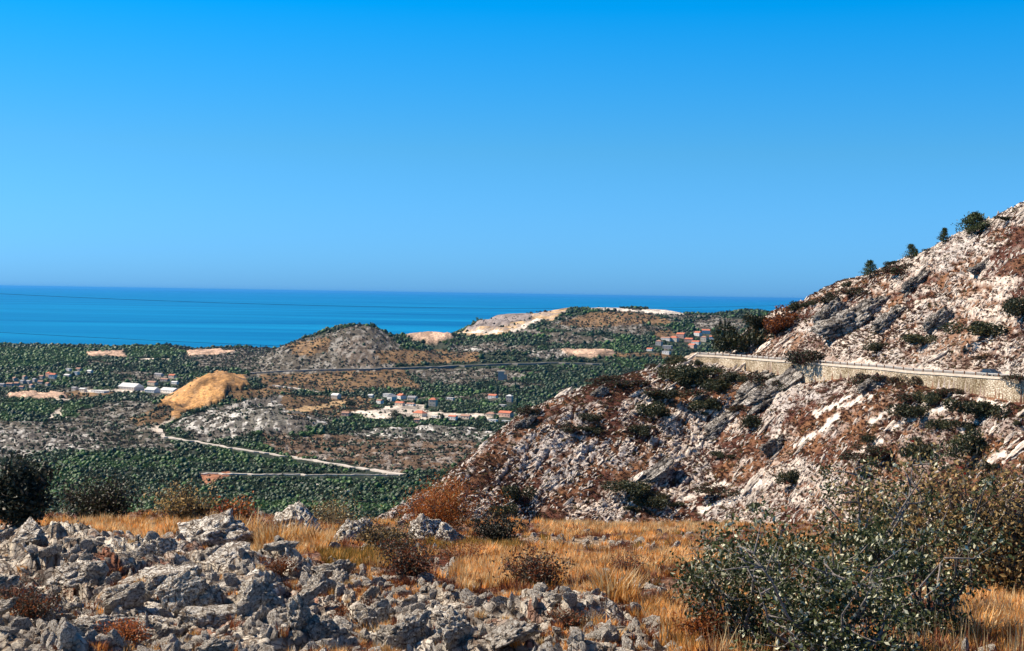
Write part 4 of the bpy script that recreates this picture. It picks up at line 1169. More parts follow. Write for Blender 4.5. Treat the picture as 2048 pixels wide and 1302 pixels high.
def cypress(px, py, hpx, lab):
    p = hit(px, py, 'val'); m = p.y / FPX
    e = empty('cypress_tree', p); tag(e, lab, 'tree', 'cypresses of the village')
    V, F = ICO[3]; H = hpx * m
    P = V * (1 + 0.3 * n3(V, 3, px, 3))[:, None] * np.array([H * .13, H * .13, H * .5]); P[:, 2] += H * .55
    link('crown', mesh_np('cypress_crown', P, F, [M['tree']], smooth=False), e)
    b = MB(); b.tube([(0, 0, -1), (0, 0, H * .2)], .35, 6); b.build('trunk', M['bark'], e)
for px, py, h, lab in [(652, 790, 17, 'slim dark cypress, leftmost of the row at the left end of the village'), (659, 790, 14, 'second slim cypress of the row at the left end of the village'), (681, 789, 14, 'dark cypress standing apart right of the cypress row'),
                       (994, 795, 22, 'tall cypress beside the red roofed white house'), (1014, 792, 14, 'short cypress behind the pale green house'), (1034, 815, 22, 'cypress at the right end of the village by the hillside'), (1031, 782, 16, 'cypress in the wood right above the village')]:
    cypress(px, py, h, lab)
def roundtree(px, py, wpx, hpx, lab, mats, w=None):
    p = hit(px, py, 'val'); m = p.y / FPX
    e = empty('tree', p); tag(e, lab, 'tree')
    me = crown_mesh('crown', px, 900, 7, 1.0, 0.22, mats, w)
    c = link('crown', me, e); c.scale = (wpx * m * .55, wpx * m * .5, hpx * m * .8); c.location = (0, 0, hpx * m * 0.1)
    b = MB(); b.tube([(0, 0, -1), (0.2, 0, hpx * m * .5)], [.6, .3], 6); b.build('trunk', M['bark'], e)
roundtree(795, 836, 24, 17, 'broad reddish brown tree in the pale yard of the village', [M['leaf_darkbrown'], M['tree']])
roundtree(818, 844, 16, 16, 'dark green round tree before the long red roofed house', [M['tree'], M['tree2']])
roundtree(703, 812, 20, 14, 'dark round tree left of the square stone house', [M['tree'], M['tree']])
roundtree(887, 840, 12, 12, 'dark tree between the terrace and the pink roofed house', [M['tree'], M['tree2']])

# ------------------------------------------------------------------ hillside scatter
HST = [rock_mesh('hill_stone', 3, 600 + i, M['hrock'], flat=0.5, rough=0.22, planes=9, smooth=False) for i in range(5)]
SCR = [crown_mesh('low_scrub', 620 + i, 130, 4, 1.0, 0.34, [M['hbushred']] if i < 3 else [M['hbusholive']], flat=0.6) for i in range(5)]
def hill_samples(n, r, y0=226, y1=425):
    px = r.uniform(700, 2380, n)
    Y = r.uniform(y0, y1, n)
    u, _ = ue(px, 800 + 0 * px)
    z, (rk, B1, B2, B3, d, D, bench, nat) = hill_z(u[None], Y[None], True)
    return u * Y, Y, z[0], rk[0], B2[0], D[0], u, px
def streak(x, y):
    al = math.radians(38); q = (hill_base(x / y, y) - 250.0) * 1.15
    w = 3 * fbm(x * 0.06, q * 0.06, 61, 2)
    a = (x + w) * math.cos(al) + q * math.sin(al); b = -(x + w) * math.sin(al) + (q + w) * math.cos(al)
    return sstep(-0.26, 0.26, 0.75 * fbm(a * 0.07, b * 0.38, 97, 4) + 0.45 * fbm(a * 0.03, b * 0.1, 98, 2))
def scatter_hill():
    r = np.random.default_rng(21)
    n = 110000
    x, y, z, rk, B2, D, u, px = hill_samples(n, r)
    sk = streak(x, y)
    qx, qy = pix(x, y, z)
    red = inpoly(qx, qy, [(1660, 800), (1800, 770), (2500, 830), (2500, 1200), (1800, 1200), (1700, 1000)])
    den = (0.45 + 0.55 * rk) * (0.14 + 0.86 * sk)
    den = np.where(red, den * 0.5, den)
    den = np.where(strips(qx, qy, x, y) > .3, den * .25, den)
    off = ((D < -2.0) | (D > RW + 1.0)) | (px < 1330)
    keep = (r.uniform(0, 1, n) < den) & off
    x, y, z, D, red = x[keep], y[keep], z[keep], D[keep], red[keep]; m = len(x)
    s = 0.12 + 0.30 * r.uniform(0, 1, m) ** 2.6
    rot = np.stack([r.uniform(-.5, .5, m), -math.radians(36) + r.normal(0, .35, m), r.normal(0.5, .4, m)], 1)
    scl = np.stack([s * r.uniform(1.2, 3.2, m), s * r.uniform(.7, 1.1, m), s * r.uniform(.7, 1.2, m)], 1)
    scatter('hillside_stones', np.stack([x, y, z + s * 0.05], 1), rot, scl, r.integers(0, 5, m), HST, 'countless pale limestone stones strewn over the hillside')
    n = 165000
    x, y, z, rk, B2, D, u, px = hill_samples(n, r)
    sk = streak(x, y)
    v = sstep(-0.35, 0.25, fbm(x * 0.06, y * 0.08, 141, 4))
    den = (0.50 + 0.6 * v) * (1.0 - 0.45 * sk)
    qx, qy = pix(x, y, z)
    red = inpoly(qx, qy, [(1660, 800), (1800, 770), (2500, 830), (2500, 1200), (1800, 1200), (1700, 1000)])
    den = np.where(red, den + 0.3, den)
    den = np.where(strips(qx, qy, x, y) > .3, 0, den)
    off = ((D < -1.5) | (D > RW + 2.0)) | (px < 1330)
    keep = (r.uniform(0, 1, n) < den) & off
    x, y, z, red = x[keep], y[keep], z[keep], red[keep]; m = len(x)
    s = 0.22 + 0.42 * r.uniform(0, 1, m) ** 2.5
    rot = np.stack([r.uniform(-.3, .3, m), r.uniform(-.3, .3, m), r.uniform(0, 6.28, m)], 1)
    scl = np.stack([s, s, s * r.uniform(.6, 1.0, m)], 1)
    idx = r.choice([0, 1, 2, 0, 1, 2, 3, 4], m)
    scatter('hillside_scrub', np.stack([x, y, z - 0.05], 1), rot, scl, idx, SCR, 'low maroon and olive scrub between the stones of the hillside')
scatter_hill()

# ---- crags
CRAGM = [rock_mesh('crag', 5, 640 + i, M['crag'], flat=0.6, rough=0.42, planes=10, strata=0.22) for i in range(4)]
CRAGS = [ # px, py, w, h, label   (long axis follows the strata)
 (1700, 650, 150, 60, 'largest dark grey crag leaning over a black shadow on the upper slope'),
 (1665, 640, 80, 50, 'grey crag joined to the left side of the largest crag'),
 (1770, 655, 100, 45, 'grey crag right beside the largest crag'),
 (1835, 570, 70, 40, 'dark grey crag higher up the slope toward the ridge'),
 (1965, 535, 60, 26, 'smooth grey slab near the top right of the slope'),
 (1880, 650, 70, 40, 'pale grey crag between two dark green bushes of the upper slope'),
 (1500, 790, 110, 36, 'grey slanting crag below the left bushes of the wall'),
 (1560, 775, 150, 34, 'long grey slanting ledge below the highest part of the wall'),
 (1550, 900, 60, 50, 'shadowed grey crag in the middle of the lower slope'),
 (1745, 775, 60, 30, 'grey slab just under the retaining wall'),
 (1430, 860, 90, 26, 'long grey ledge left of the shadowed crag'),
 (1300, 960, 110, 26, 'low grey ledge near the foot of the slope'),
 (1050, 850, 46, 26, 'white crag on the left brow of the hill'),
 (1200, 790, 40, 22, 'white crag on the brow below the dark scrub'),
 (1505, 700, 46, 24, 'rounded white outcrop above the road bend'),
]
for i, (px, py, w, h, lab) in enumerate(CRAGS):
    p = hit(px, py, 'hill'); m = p.y / FPX
    o = put_rock(CRAGM[i % 4], p, w * m * .44, w * m * .28, h * m * .72, (0.35, -math.radians(34), 0.35), lab, None, name='crag', cat='crag', sink=0.4)

# ---- ledges of the slanting beds
def ledges():
    r = np.random.default_rng(77)
    x, y, z, rk, B2, D, u, px = hill_samples(2600, r)
    sk = streak(x, y)
    ok = (sk > .75) & ((D < -3) | (D > RW + 2) | (px < 1330))
    qx, qy = pix(x, y, z)
    ok &= (qx > 820) & (qx < 2060) & (qy < 1060)
    ids = np.nonzero(ok)[0][:190]
    for i in ids:
        s_ = 0.35 + 0.5 * r.uniform() ** 2
        up = D[i] > 0 and px[i] > 1330
        o = put_rock(LEDM[int(r.integers(0, 3))], (x[i], y[i], z[i]), s_ * r.uniform(2.2, 5.0), s_ * r.uniform(.8, 1.2), s_ * r.uniform(.8, 1.3), (0.3, -math.radians(36) + r.normal(0, .08), 0.35 + r.normal(0, .12)),
                 'slanting pale rock ledge among many on the slope %s the road' % ('above' if up else 'below'), 'slanting ledges %s the road' % ('above' if up else 'below'), name='rock_ledge', cat='rock ledge', sink=0.45)
LEDM = [rock_mesh('ledge', 4, 650 + i, M['hrock'], flat=0.6, rough=0.35, planes=9, strata=0.15) for i in range(3)]
ledges()
# ---- bushes on the hill
BUSHM = [crown_mesh('bush_crown', 660 + i, 2600, 9, 1.0, 0.15, [M['hbush'], M['hbusholive']], [0.88, 0.12]) for i in range(4)]
BUSHR = [crown_mesh('red_bush_crown', 670 + i, 2200, 9, 1.0, 0.15, [M['hbushred'], M['leaf_rust']], [0.6, 0.4]) for i in range(2)]
BUSHB = [crown_mesh('dark_bush_crown', 674 + i, 2400, 9, 1.0, 0.15, [M['hbushred'], M['hbush']], [0.4, 0.6]) for i in range(3)]
TRK = MB(); TRK.tube([(0, 0, -0.5), (0.03, 0, 0.35), (0.1, 0.04, 0.7)], [0.07, 0.055, 0.03], 6)
TRKO = TRK.build('trunk', M['bark']); TRKM = TRKO.data; bpy.data.objects.remove(TRKO)
def bush(px, py, w, h, lab, kind='g', sheet='hill', group=None, name='bush'):
    p = hit(px, py, sheet); m = p.y / FPX
    e = empty(name, p, random.uniform(0, 6.28)); tag(e, lab, 'bush', group)
    ms = {'g': BUSHM, 'r': BUSHR, 'b': BUSHB}[kind]
    c = link('crown', random.choice(ms), e); k = 0.62 * m / 0.9
    c.scale = (w * k, w * k, h * m * 0.85)
    t = link('trunk', TRKM, e); t.scale = (w * k, w * k, h * m * .78)
    return e
BUSHES = [
 (1963, 838, 58, 48, 'largest dark green bush just under the right end of the wall'),
 (1944, 908, 58, 58, 'large dark round bush below the largest bush at right'),
 (1865, 806, 36, 30, 'dark oval bush below the wall, left of the largest bush'),
 (1828, 838, 50, 34, 'dark green bush on red ground left below the oval bush'),
 (1880, 856, 30, 26, 'small dark green bush between the two large right bushes'),
 (1845, 915, 44, 44, 'dark bush beside a white bare strip on the lower slope'),
 (1585, 968, 34, 30, 'small dark green bush alone near the foot of the slope'),
 (1738, 885, 28, 20, 'low dark bush in the middle of the lower right slope'),
 (1965, 668, 70, 36, 'wide dark green bush on the upper slope at right'),
 (2035, 630, 50, 44, 'dark green bush cut by the right edge on the upper slope'),
 (1840, 686, 50, 24, 'low reddish bush on the upper slope above the car'),
 (1755, 700, 36, 20, 'low dark bush just above the guardrail'),
 (1490, 700, 70, 66, 'tall dark green tree like bush above the road bend'),
 (1468, 672, 50, 44, 'dark green bush at the left tip of the upper slope'),
 (1520, 660, 40, 40, 'dark green bush behind the tall bush above the road bend'),
 (1392, 752, 66, 28, 'dark green thicket at the left end of the retaining wall'),
 (1370, 765, 56, 36, 'dark green bush below the thicket at the left end of the wall'),
 (1432, 780, 56, 30, 'dark bush under the left part of the wall'),
 (1466, 762, 40, 20, 'brown green bush against the wall'),
 (1350, 728, 34, 20, 'small dark bush at the top of the brow left of the wall'),
 (1300, 830, 40, 36, 'dark shrub in the middle of the left brow slope'),
 (1325, 800, 40, 28, 'olive shrub below the left thicket'),
 (1270, 985, 60, 30, 'low olive bush near the foot of the slope'),
 (1300, 1010, 50, 34, 'olive brown bush at the foot of the slope'),
 (1025, 1000, 40, 40, 'small green bush at the left foot of the slope'),
 (1005, 1030, 30, 30, 'dark small bush at the foot of the slope beside the dark shrub'),
 (1420, 820, 44, 26, 'dark olive patch of scrub under the thicket'),
 (1505, 855, 40, 26, 'olive bush left above the shadowed crag'),
 (1285, 870, 30, 24, 'small dark bush left of the long grey ledge'),
]
for (px, py, w, h, lab) in BUSHES: bush(px, py, w, h, lab, 'g')
for (px, py, w, h, lab, k) in [
 (1612, 758, 50, 36, 'round near black bush in front of the wall at its tallest', 'b'),
 (1530, 768, 48, 30, 'spiky dark bush in front of the left part of the wall', 'b'),
 (1548, 780, 34, 24, 'dark bush right of the spiky bush in front of the wall', 'b'),
 (1730, 768, 36, 26, 'maroon bush in front of the middle of the wall', 'b'),
 (1785, 765, 34, 20, 'dark maroon bush at the foot of the wall', 'b'),
 (1835, 768, 24, 22, 'small dark bush at the foot of the wall near the car', 'b'),
 (1900, 788, 30, 18, 'maroon bush just left of the stony end of the wall', 'b'),
 (1830, 800, 40, 20, 'maroon scrub patch below the wall', 'b'),
 (1550, 668, 50, 44, 'rust red bush near the left tip of the upper slope', 'r'),
 (1575, 655, 40, 30, 'small rust red bush behind the larger rust red bush', 'r'),
 (1710, 590, 40, 16, 'dark maroon scrub on the ridge above the largest crag', 'b'),
 (1800, 545, 50, 24, 'dark maroon bush on the ridge between two pines', 'b'),
 (1665, 605, 40, 18, 'reddish scrub on the low part of the ridge', 'b'),
 (2040, 800, 40, 14, 'dark scrub at the top of the wall end by the right edge', 'b'),
 (1240, 770, 60, 14, 'maroon scrub on the left brow', 'b'),
 (1340, 790, 60, 20, 'maroon scrub under the left thicket', 'b'),
 (1760, 905, 60, 24, 'maroon scrub patch beside white bare strips', 'b'),
 (1740, 920, 60, 24, 'maroon scrub patch lower on the right slope', 'b'),
 (1440, 985, 60, 18, 'maroon scrub patch near the foot of the slope', 'b'),
]: bush(px, py, w, h, lab, k)
for (px, py, w, h, lab) in [(1590, 618, 30, 20, 'small green bush on the low end of the ridge'), (1612, 612, 18, 12, 'tiny green bush on the ridge right of the small green bush'), (1625, 608, 14, 12, 'tiny pointed green bush on the low ridge'),
                            (1660, 592, 10, 12, 'tiny dark bush on the ridge before the first pine'), (1698, 572, 14, 12, 'tiny pointed pine seedling left of the first pine'), (1785, 530, 22, 14, 'small light green bush between first and second pine'), (1853, 502, 10, 10, 'tiny dark bush between second and third pine'), (2016, 440, 24, 12, 'small green bush at the top right of the ridge')]:
    bush(px, py + 2, w, h, lab, 'g')

for k_ in range(30):
    px, py = random.uniform(1060, 2040), random.uniform(700, 1030)
    u_, e_ = ue([px], [py])
    p_, o_ = hits([px], [py], 'hill')
    yr_, zr_, hw_ = road_at(u_)
    if not o_[0] or -4 < p_[0][1] - yr_[0] < RW + 3: continue
    w_ = random.uniform(14, 30)
    right = px > 1600
    bush(px, py, w_, w_ * .7, 'small dark scrub bush among several on the %s half of the slope' % ('right' if right else 'left'), random.choice('ggb'), group='small bushes on the %s half of the slope' % ('right' if right else 'left'))
# ---- pines on the ridge
def pine(px, py, w, h, lab, lean=0.0, seed=1, wide=False):
    p = hit(px, py, 'hill'); m = p.y / FPX
    H = h * m; Wd = w * m
    e = empty('pine_tree', p); tag(e, lab, 'pine tree', 'pines on the ridge')
    r = np.random.default_rng(seed)
    b = MB(); b.tube([(0, 0, -.6), (lean * H * .4, 0, H * .5), (lean * H, 0, H * .96)], [H * .035, H * .025, H * .008], 7)
    b.build('trunk', M['bark'], e)
    P = []; bb = MB()
    nt = 9
    for i in range(nt):
        t = 0.16 + 0.8 * i / (nt - 1)
        R = Wd * 0.56 * (1.05 - t) ** 0.85 * (1.15 if wide else 1.1)
        for k in range(6):
            a = r.uniform(0, 6.28); ro = R * r.uniform(.65, 1.1)
            c0 = np.array([lean * H * t, 0, H * t]); d = np.array([math.cos(a), math.sin(a), 0.28])
            tip = c0 + d * ro
            bb.tube([tuple(c0), tuple(tip)], [H * .009, H * .003], 4)
            q = r.uniform(0.3, 1.05, 46)[:, None]
            P.append(c0 + (tip - c0) * q + r.normal(size=(46, 3)) * np.array([.07, .07, .03]) * Wd)
    bb.build('branches', M['bark'], e)
    P = np.concatenate(P)
    V, F = leaf_quads(P, 0.075 * max(H, Wd), r, up=0.7, asp=0.4)
    link('crown', mesh_np('pine_crown', V, F, [M['pine']], smooth=False), e)
pine(1740, 556, 34, 34, 'first and lowest pine on the ridge, small and rounded', 0, 1)
pine(1823, 520, 32, 32, 'second pine on the ridge, leaning slightly', -0.05, 2)
pine(1886, 489, 24, 32, 'third pine on the ridge, narrow and dark', 0.08, 3)
pine(1942, 474, 66, 44, 'largest pine on the ridge, windblown and wide crowned', 0.25, 4, True)
pine(1833, 516, 10, 18, 'thin young pine touching the second pine', 0, 5)

# ------------------------------------------------------------------ mountain road, wall, guardrail, car
def road_line(n=260, px0=1391, px1=2560):
    px = np.linspace(px0, px1, n)
    u, _ = ue(px, 740 + 0 * px)
    y, z, hw = road_at(u)
    k = 9
    def sm(a): return np.convolve(np.pad(a, k // 2, mode='edge'), np.ones(k) / k, 'valid')
    return u, sm(y), sm(z), hw
def build_road():
    u, y, z, hw = road_line()
    n = len(u)
    def strip(d0, d1, lift0, lift1):
        a = np.stack([u * (y + d0), y + d0, z + lift0], 1); b = np.stack([u * (y + d1), y + d1, z + lift1], 1)
        return a, b
    a, b = strip(0.9, RW - 0.5, 0.0, 0.02)
    V = np.concatenate([a, b]); i = np.arange(n - 1)
    F = np.stack([i, i + 1, i + 1 + n, i + n], 1)
    o = link('mountain_road', mesh_np('mountain_road', V, F, [M['asphalt']], smooth=False)); tag(o, 'narrow asphalt mountain road on a ledge across the hillside', kind='structure')
    # verge of pale gravel between road and cut slope, edge line
    a, b = strip(1.5, 1.9, 0.006, 0.006)
    o = link('road_edge_line', mesh_np('road_edge_line', np.concatenate([a, b]), F, [M['white']], smooth=False)); tag(o, 'white painted line along the outer edge of the mountain road', kind='structure')
    # retaining wall: outward normal is to the left and towards the camera
    P = np.stack([u * y, y, z], 1)
    T = np.gradient(P[:, :2], axis=0); T /= np.linalg.norm(T, axis=1)[:, None]
    No = np.stack([T[:, 1], -T[:, 0]], 1)
    s = np.sign(No[:, 0].mean()); No = No * (-s if s > 0 else 1)
    e = empty('retaining_wall', tuple(P[n // 2])); tag(e, 'long pale stone retaining wall carrying the mountain road', 'wall')
    c0 = P[n // 2]
    rows = []
    for t, off in ((0.0, 0.0), (0.35, 0.12), (0.7, 0.24), (1.0, 0.36)):
        q = P.copy(); q[:, :2] += No * off; q[:, 2] = z - t * (hw + 3.5)
        rows.append(q - c0)
    V = np.concatenate(rows)
    F = np.concatenate([np.stack([i + r * n, i + 1 + r * n, i + 1 + (r + 1) * n, i + (r + 1) * n], 1) for r in range(3)])
    link('stone_face', mesh_np('stone_face', V, F, [M['stone_wall']], smooth=False), e)
    # coping: box section
    q = []
    for off, zz in ((0.18, -0.15), (0.18, 0.30), (-0.35, 0.30), (-0.35, -0.15)):
        w = P.copy(); w[:, :2] += No * off; w[:, 2] = z + zz; q.append(w - c0)
    V = np.concatenate(q)
    F = np.concatenate([np.stack([i + r * n, i + 1 + r * n, i + 1 + ((r + 1) % 4) * n, i + ((r + 1) % 4) * n], 1) for r in range(4)])
    link('coping', mesh_np('coping', V, F, [M['concrete']], smooth=False), e)
    # guardrail
    g = empty('guardrail', tuple(c0)); tag(g, 'low metal guardrail along the outer edge of the mountain road', 'guardrail')
    q = []
    for off, zz in ((-0.52, 0.62), (-0.46, 0.75), (-0.52, 0.90), (-0.60, 0.90), (-0.60, 0.62)):
        w = P.copy(); w[:, :2] += No * off; w[:, 2] = z + zz; q.append(w - c0)
    V = np.concatenate(q)
    F = np.concatenate([np.stack([i + r * n, i + 1 + r * n, i + 1 + ((r + 1) % 5) * n, i + ((r + 1) % 5) * n], 1) for r in range(5)])
    link('rail', mesh_np('rail', V, F, [M['steel']], smooth=False), g)
    dist = np.concatenate([[0], np.cumsum(np.linalg.norm(np.diff(P[:, :2], axis=0), axis=1))])
    pm = MB(); pm.box(-.08, .08, -.08, .08, 0.3, 0.98)
    po = pm.build('post', M['rust'], g); first = True
    for dd in np.arange(1.0, dist[-1], 3.2):
        q = [float(np.interp(dd, dist, P[:, k])) for k in range(3)]; nn = [float(np.interp(dd, dist, No[:, k])) for k in range(2)]
        o = po if first else po.copy()
        if not first: C.objects.link(o); o.parent = g
        first = False
        o.location = (q[0] - nn[0] * .40 - c0[0], q[1] - nn[1] * .40 - c0[1], q[2] - c0[2])
    return P, No, T
RP, RN, RT = build_road()

def build_car():
    u, _ = ue(1982, 745); y, z, _h2 = road_at(np.array([u]))
    Y = float(y[0]) + 6.0; z = float(z[0]) + 0.01
    k = int(np.argmin(np.abs(RP[:, 1] - float(y[0]))))
    t = RT[k]; ang = math.atan2(t[1], t[0])
    e = empty('parked_car', (float(u) * Y, Y, z), ang); tag(e, 'dark blue hatchback on the mountain road behind the guardrail', 'car')
    L, Wd = 2.15, 0.86
    prof = [(-L, .32), (-L - .02, .62), (-L + .1, .86), (-1.0, .98), (.95 + .2, .98), (1.9, .86), (L, .70), (L + .04, .34)]
    def side(pr, w0):
        n = len(pr); b = MB()
        v = [(x, -w0, zz) for x, zz in pr] + [(x, w0, zz) for x, zz in pr]
        f = [tuple(range(n)), tuple(range(2 * n - 1, n - 1, -1))] + [(i, i + n, (i + 1) % n + n, (i + 1) % n) for i in range(n)]
        b.add(v, f); return b
    side(prof, Wd).build('body', M['carpaint'], e)
    cab = [(-1.95, .93), (-1.55, 1.34), (-1.2, 1.43), (.25, 1.45), (1.15, .98)]
    cb = side(cab, Wd * .84); cb.build('cabin', M['carpaint'], e)
    w = side([(-1.05, 1.0), (-1.1, 1.34), (-.2, 1.37), (-.2, 1.0)], Wd * .86); w.build('window', M['glass'], e)
    w = side([(-.1, 1.0), (-.1, 1.37), (.22, 1.37), (.95, 1.0)], Wd * .86); w.build('window', M['glass'], e)
    b = MB(); b.add([(.30, -.66, 1.44), (.30, .66, 1.44), (1.18, .7, .995), (1.18, -.7, .995)], [(0, 1, 2, 3)]); b.build('windscreen', M['glass'], e)
    for sx in (-1.32, 1.35):
        for sy in (-1, 1):
            b = MB(); b.tube([(sx, sy * .72, .31), (sx, sy * .90, .31)], .31, 16); wo_ = b.build('wheel', M['tyre'], e)
            b = MB(); b.tube([(sx, sy * .89, .31), (sx, sy * .912, .31)], .19, 12); b.build('rim', M['steel'], wo_)
    for sy in (-1, 1):
        b = MB(); b.box(L - .12, L + .06, sy * .75 - .14, sy * .75 + .09, .58, .74); b.build('headlight', M['carlight'], e)
build_car()

# ------------------------------------------------------------------ power cables
def cable(pts, lab, r=0.05):
    b = MB()
    d = np.linspace(0, 1, 60)
    xs = np.interp(d, np.linspace(0, 1, len(pts)), [p[0] for p in pts])
    co = np.polyfit([p[0] for p in pts], [p[1] for p in pts], 3)
    ys = np.polyval(co, xs); Y = np.interp(xs, [p[0] for p in pts], [p[2] for p in pts])
    b.tube([at(a, c, e_) for a, c, e_ in zip(xs, ys, Y)], r * .6, 5)
    o = b.build('power_cable', M['cable'], smooth=True)
    tag(o, lab, 'cable', 'power cables over the sea')
cable([(-400, 566, 250), (0, 586, 260), (260, 598, 270), (520, 609, 280), (790, 616, 300), (1020, 618, 330), (1444, 608, 400), (1640, 612, 440)], 'upper dark power cable crossing the sea just under the horizon')
cable([(-400, 640, 250), (0, 664, 260), (260, 678, 270), (520, 691, 280), (790, 700, 300), (1020, 706, 330), (1444, 706, 400), (1500, 716, 425)], 'lower dark power cable crossing the sea above the left coast', 0.05)

# ------------------------------------------------------------------ foreground plants
def blade_tuft(name, seed, n, h, spread, mats, w=None, wid=0.006, lean=0.5):
    r = np.random.default_rng(seed)
    a = r.uniform(0, 6.28, n); rr = spread * 0.35 * np.sqrt(r.uniform(0, 1, n))
    base = np.stack([rr * np.cos(a), rr * np.sin(a), np.full(n, -0.03)], 1)
    a2 = a + r.normal(0, .7, n); ln = lean * r.uniform(.1, 1, n)
    H = h * r.uniform(.45, 1.1, n)
    d = np.stack([np.cos(a2), np.sin(a2), np.zeros(n)], 1)
    s = np.stack([-np.sin(a2 + r.normal(0, 1, n)), np.cos(a2), np.zeros(n)], 1) * wid * r.uniform(.6, 1.4, n)[:, None]
    p0 = base; p1 = base + d * (ln * H * .3)[:, None] + np.array([0, 0, 1]) * (H * .5)[:, None]
    p2 = base + d * (ln * H)[:, None] + np.array([0, 0, 1]) * (H * .95)[:, None]
    V = np.stack([p0 - s, p0 + s, p1 + s * .8, p1 - s * .8, p2], 1).reshape(-1, 3)
    b = np.arange(n) * 5
    F = np.concatenate([np.stack([b, b + 1, b + 2], 1), np.stack([b, b + 2, b + 3], 1), np.stack([b + 3, b + 2, b + 4], 1)])
    mi1 = r.choice(len(mats), n, p=w)
    return mesh_np(name, V, F, mats, np.concatenate([mi1] * 3), smooth=False)

TUFT = [blade_tuft('tuft', 700 + i, 60, .22, .30, [M['grass'], M['grass2']], [.7, .3]) for i in range(3)] + \
       [blade_tuft('tuft', 710 + i, 55, .16, .34, [M['grass3'], M['grass']], [.75, .25]) for i in range(3)] + \
       [blade_tuft('tuft', 720 + i, 14, .42, .25, [M['grass2'], M['grass3']], [.6, .4], wid=.0045, lean=.3) for i in range(2)] + \
       [blade_tuft('tuft', 730 + i, 60, .20, .30, [M['grass4'], M['grass']], [.7, .3]) for i in range(2)] + \
       [blade_tuft('tuft', 740 + i, 60, .20, .30, [M['grass2'], M['grass']], [.8, .2]) for i in range(2)] + \
       [blade_tuft('tuft', 750 + i, 90, .20, .34, [M['hbushred'], M['grass3']], [.6, .4], lean=.9) for i in range(2)]
GR_A = [(-400, 1030), (60, 1030), (520, 1010), (820, 1020), (1500, 1035), (2500, 1035), (2500, 1400), (1400, 1400), (1330, 1262), (1240, 1225), (1040, 1195), (900, 1195), (830, 1160), (640, 1120), (540, 1105), (480, 1080), (380, 1075), (330, 1085), (230, 1082), (60, 1058), (-400, 1066)]
YEL = [[(100, 1045), (420, 1040), (520, 1070), (300, 1078), (120, 1070)], [(500, 1070), (700, 1075), (640, 1110), (520, 1110)], [(1060, 1045), (1500, 1045), (1480, 1068), (1100, 1072)], [(900, 1110), (1200, 1120), (1380, 1105), (1380, 1140), (1150, 1150), (920, 1180)],
       [(1130, 1185), (1220, 1185), (1210, 1225), (1140, 1225)], [(1900, 1200), (2500, 1190), (2500, 1302), (1930, 1302)], [(690, 1022), (800, 1025), (790, 1040), (700, 1040)]]
OLV = [[(850, 1085), (1040, 1090), (1040, 1102), (850, 1100)], [(640, 1110), (780, 1105), (790, 1135), (660, 1140)]]
def scatter_grass():
    r = np.random.default_rng(31)
    n = 60000
    px = r.uniform(-330, 2380, n)
    t = r.uniform(0, 1, n)
    Y = 1 / (1 / 8.0 + t * (1 / 36.0 - 1 / 8.0))
    u, _ = ue(px, 1100 + 0 * px)
    z, (qx, qy, rock, rs, path, *_r) = fg_z(u[None], Y[None], True)
    z, qx, qy, rock, rs, path = (a[0] for a in (z, qx, qy, rock, rs, path))
    x = u * Y
    ing = inpoly(qx + 15 * fbm(x, Y, 5, 2), qy, GR_A) | (Y > 27)
    pt = fbm(x * 1.1, Y * 0.8, 151, 3)
    pq = fbm(x * 2.6, Y * 1.8, 152, 2)
    den = np.where(ing, 0.26 + 0.75 * pt + 0.6 * pq, 0.42 * (rs < 0.45) + 0.03)
    den = np.where(path > .5, 0.08, den)
    low = inpoly(qx, qy, [(1040, 1180), (1240, 1225), (1330, 1262), (1400, 1302), (1280, 1302), (1100, 1302)])
    den = np.where(low, 0.22, den)
    yel = np.zeros(n, bool); olv = np.zeros(n, bool)
    for p_ in YEL: yel |= inpoly(qx + 12 * pt, qy, p_)
    for p_ in OLV: olv |= inpoly(qx, qy, p_)
    den = np.where(yel | olv, 0.8, den)
    keep = r.uniform(0, 1, n) < den
    x, y, z, pt, yel, olv, ing, pq = x[keep], Y[keep], z[keep], pt[keep], yel[keep], olv[keep], ing[keep], pq[keep]; m = len(x)
    a = r.choice([0, 1, 2, 3, 4, 5, 3, 4, 5, 12, 13, 12, 6, 7, 8], m)
    a = np.where(pt > 0.12, r.choice([0, 1, 2, 0, 1, 2, 10, 8, 4], m), a)
    a = np.where(pq < -0.03, r.choice([12, 13, 3, 4, 12, 5, 3], m), a)
    a = np.where(yel, r.choice([0, 1, 10, 11, 10, 11, 2, 4], m), a)
    a = np.where(olv, r.choice([8, 9], m), a)
    a = np.where(~ing, r.choice([3, 4, 5, 12, 0, 10], m), a)
    s = 0.70 * r.uniform(.5, 1.35, m) * np.where(yel, 1.0, .85) * np.where(ing, 1, .6)
    rot = np.stack([r.normal(0, .12, m), r.normal(0, .12, m), r.uniform(0, 6.28, m)], 1)
    scl = np.stack([s, s, s * r.uniform(.7, 1.15, m)], 1)
    scatter('dry_grass', np.stack([x, y, z], 1), rot, scl, a, TUFT, 'dry golden and russet grass covering the foreground slope')
scatter_grass()

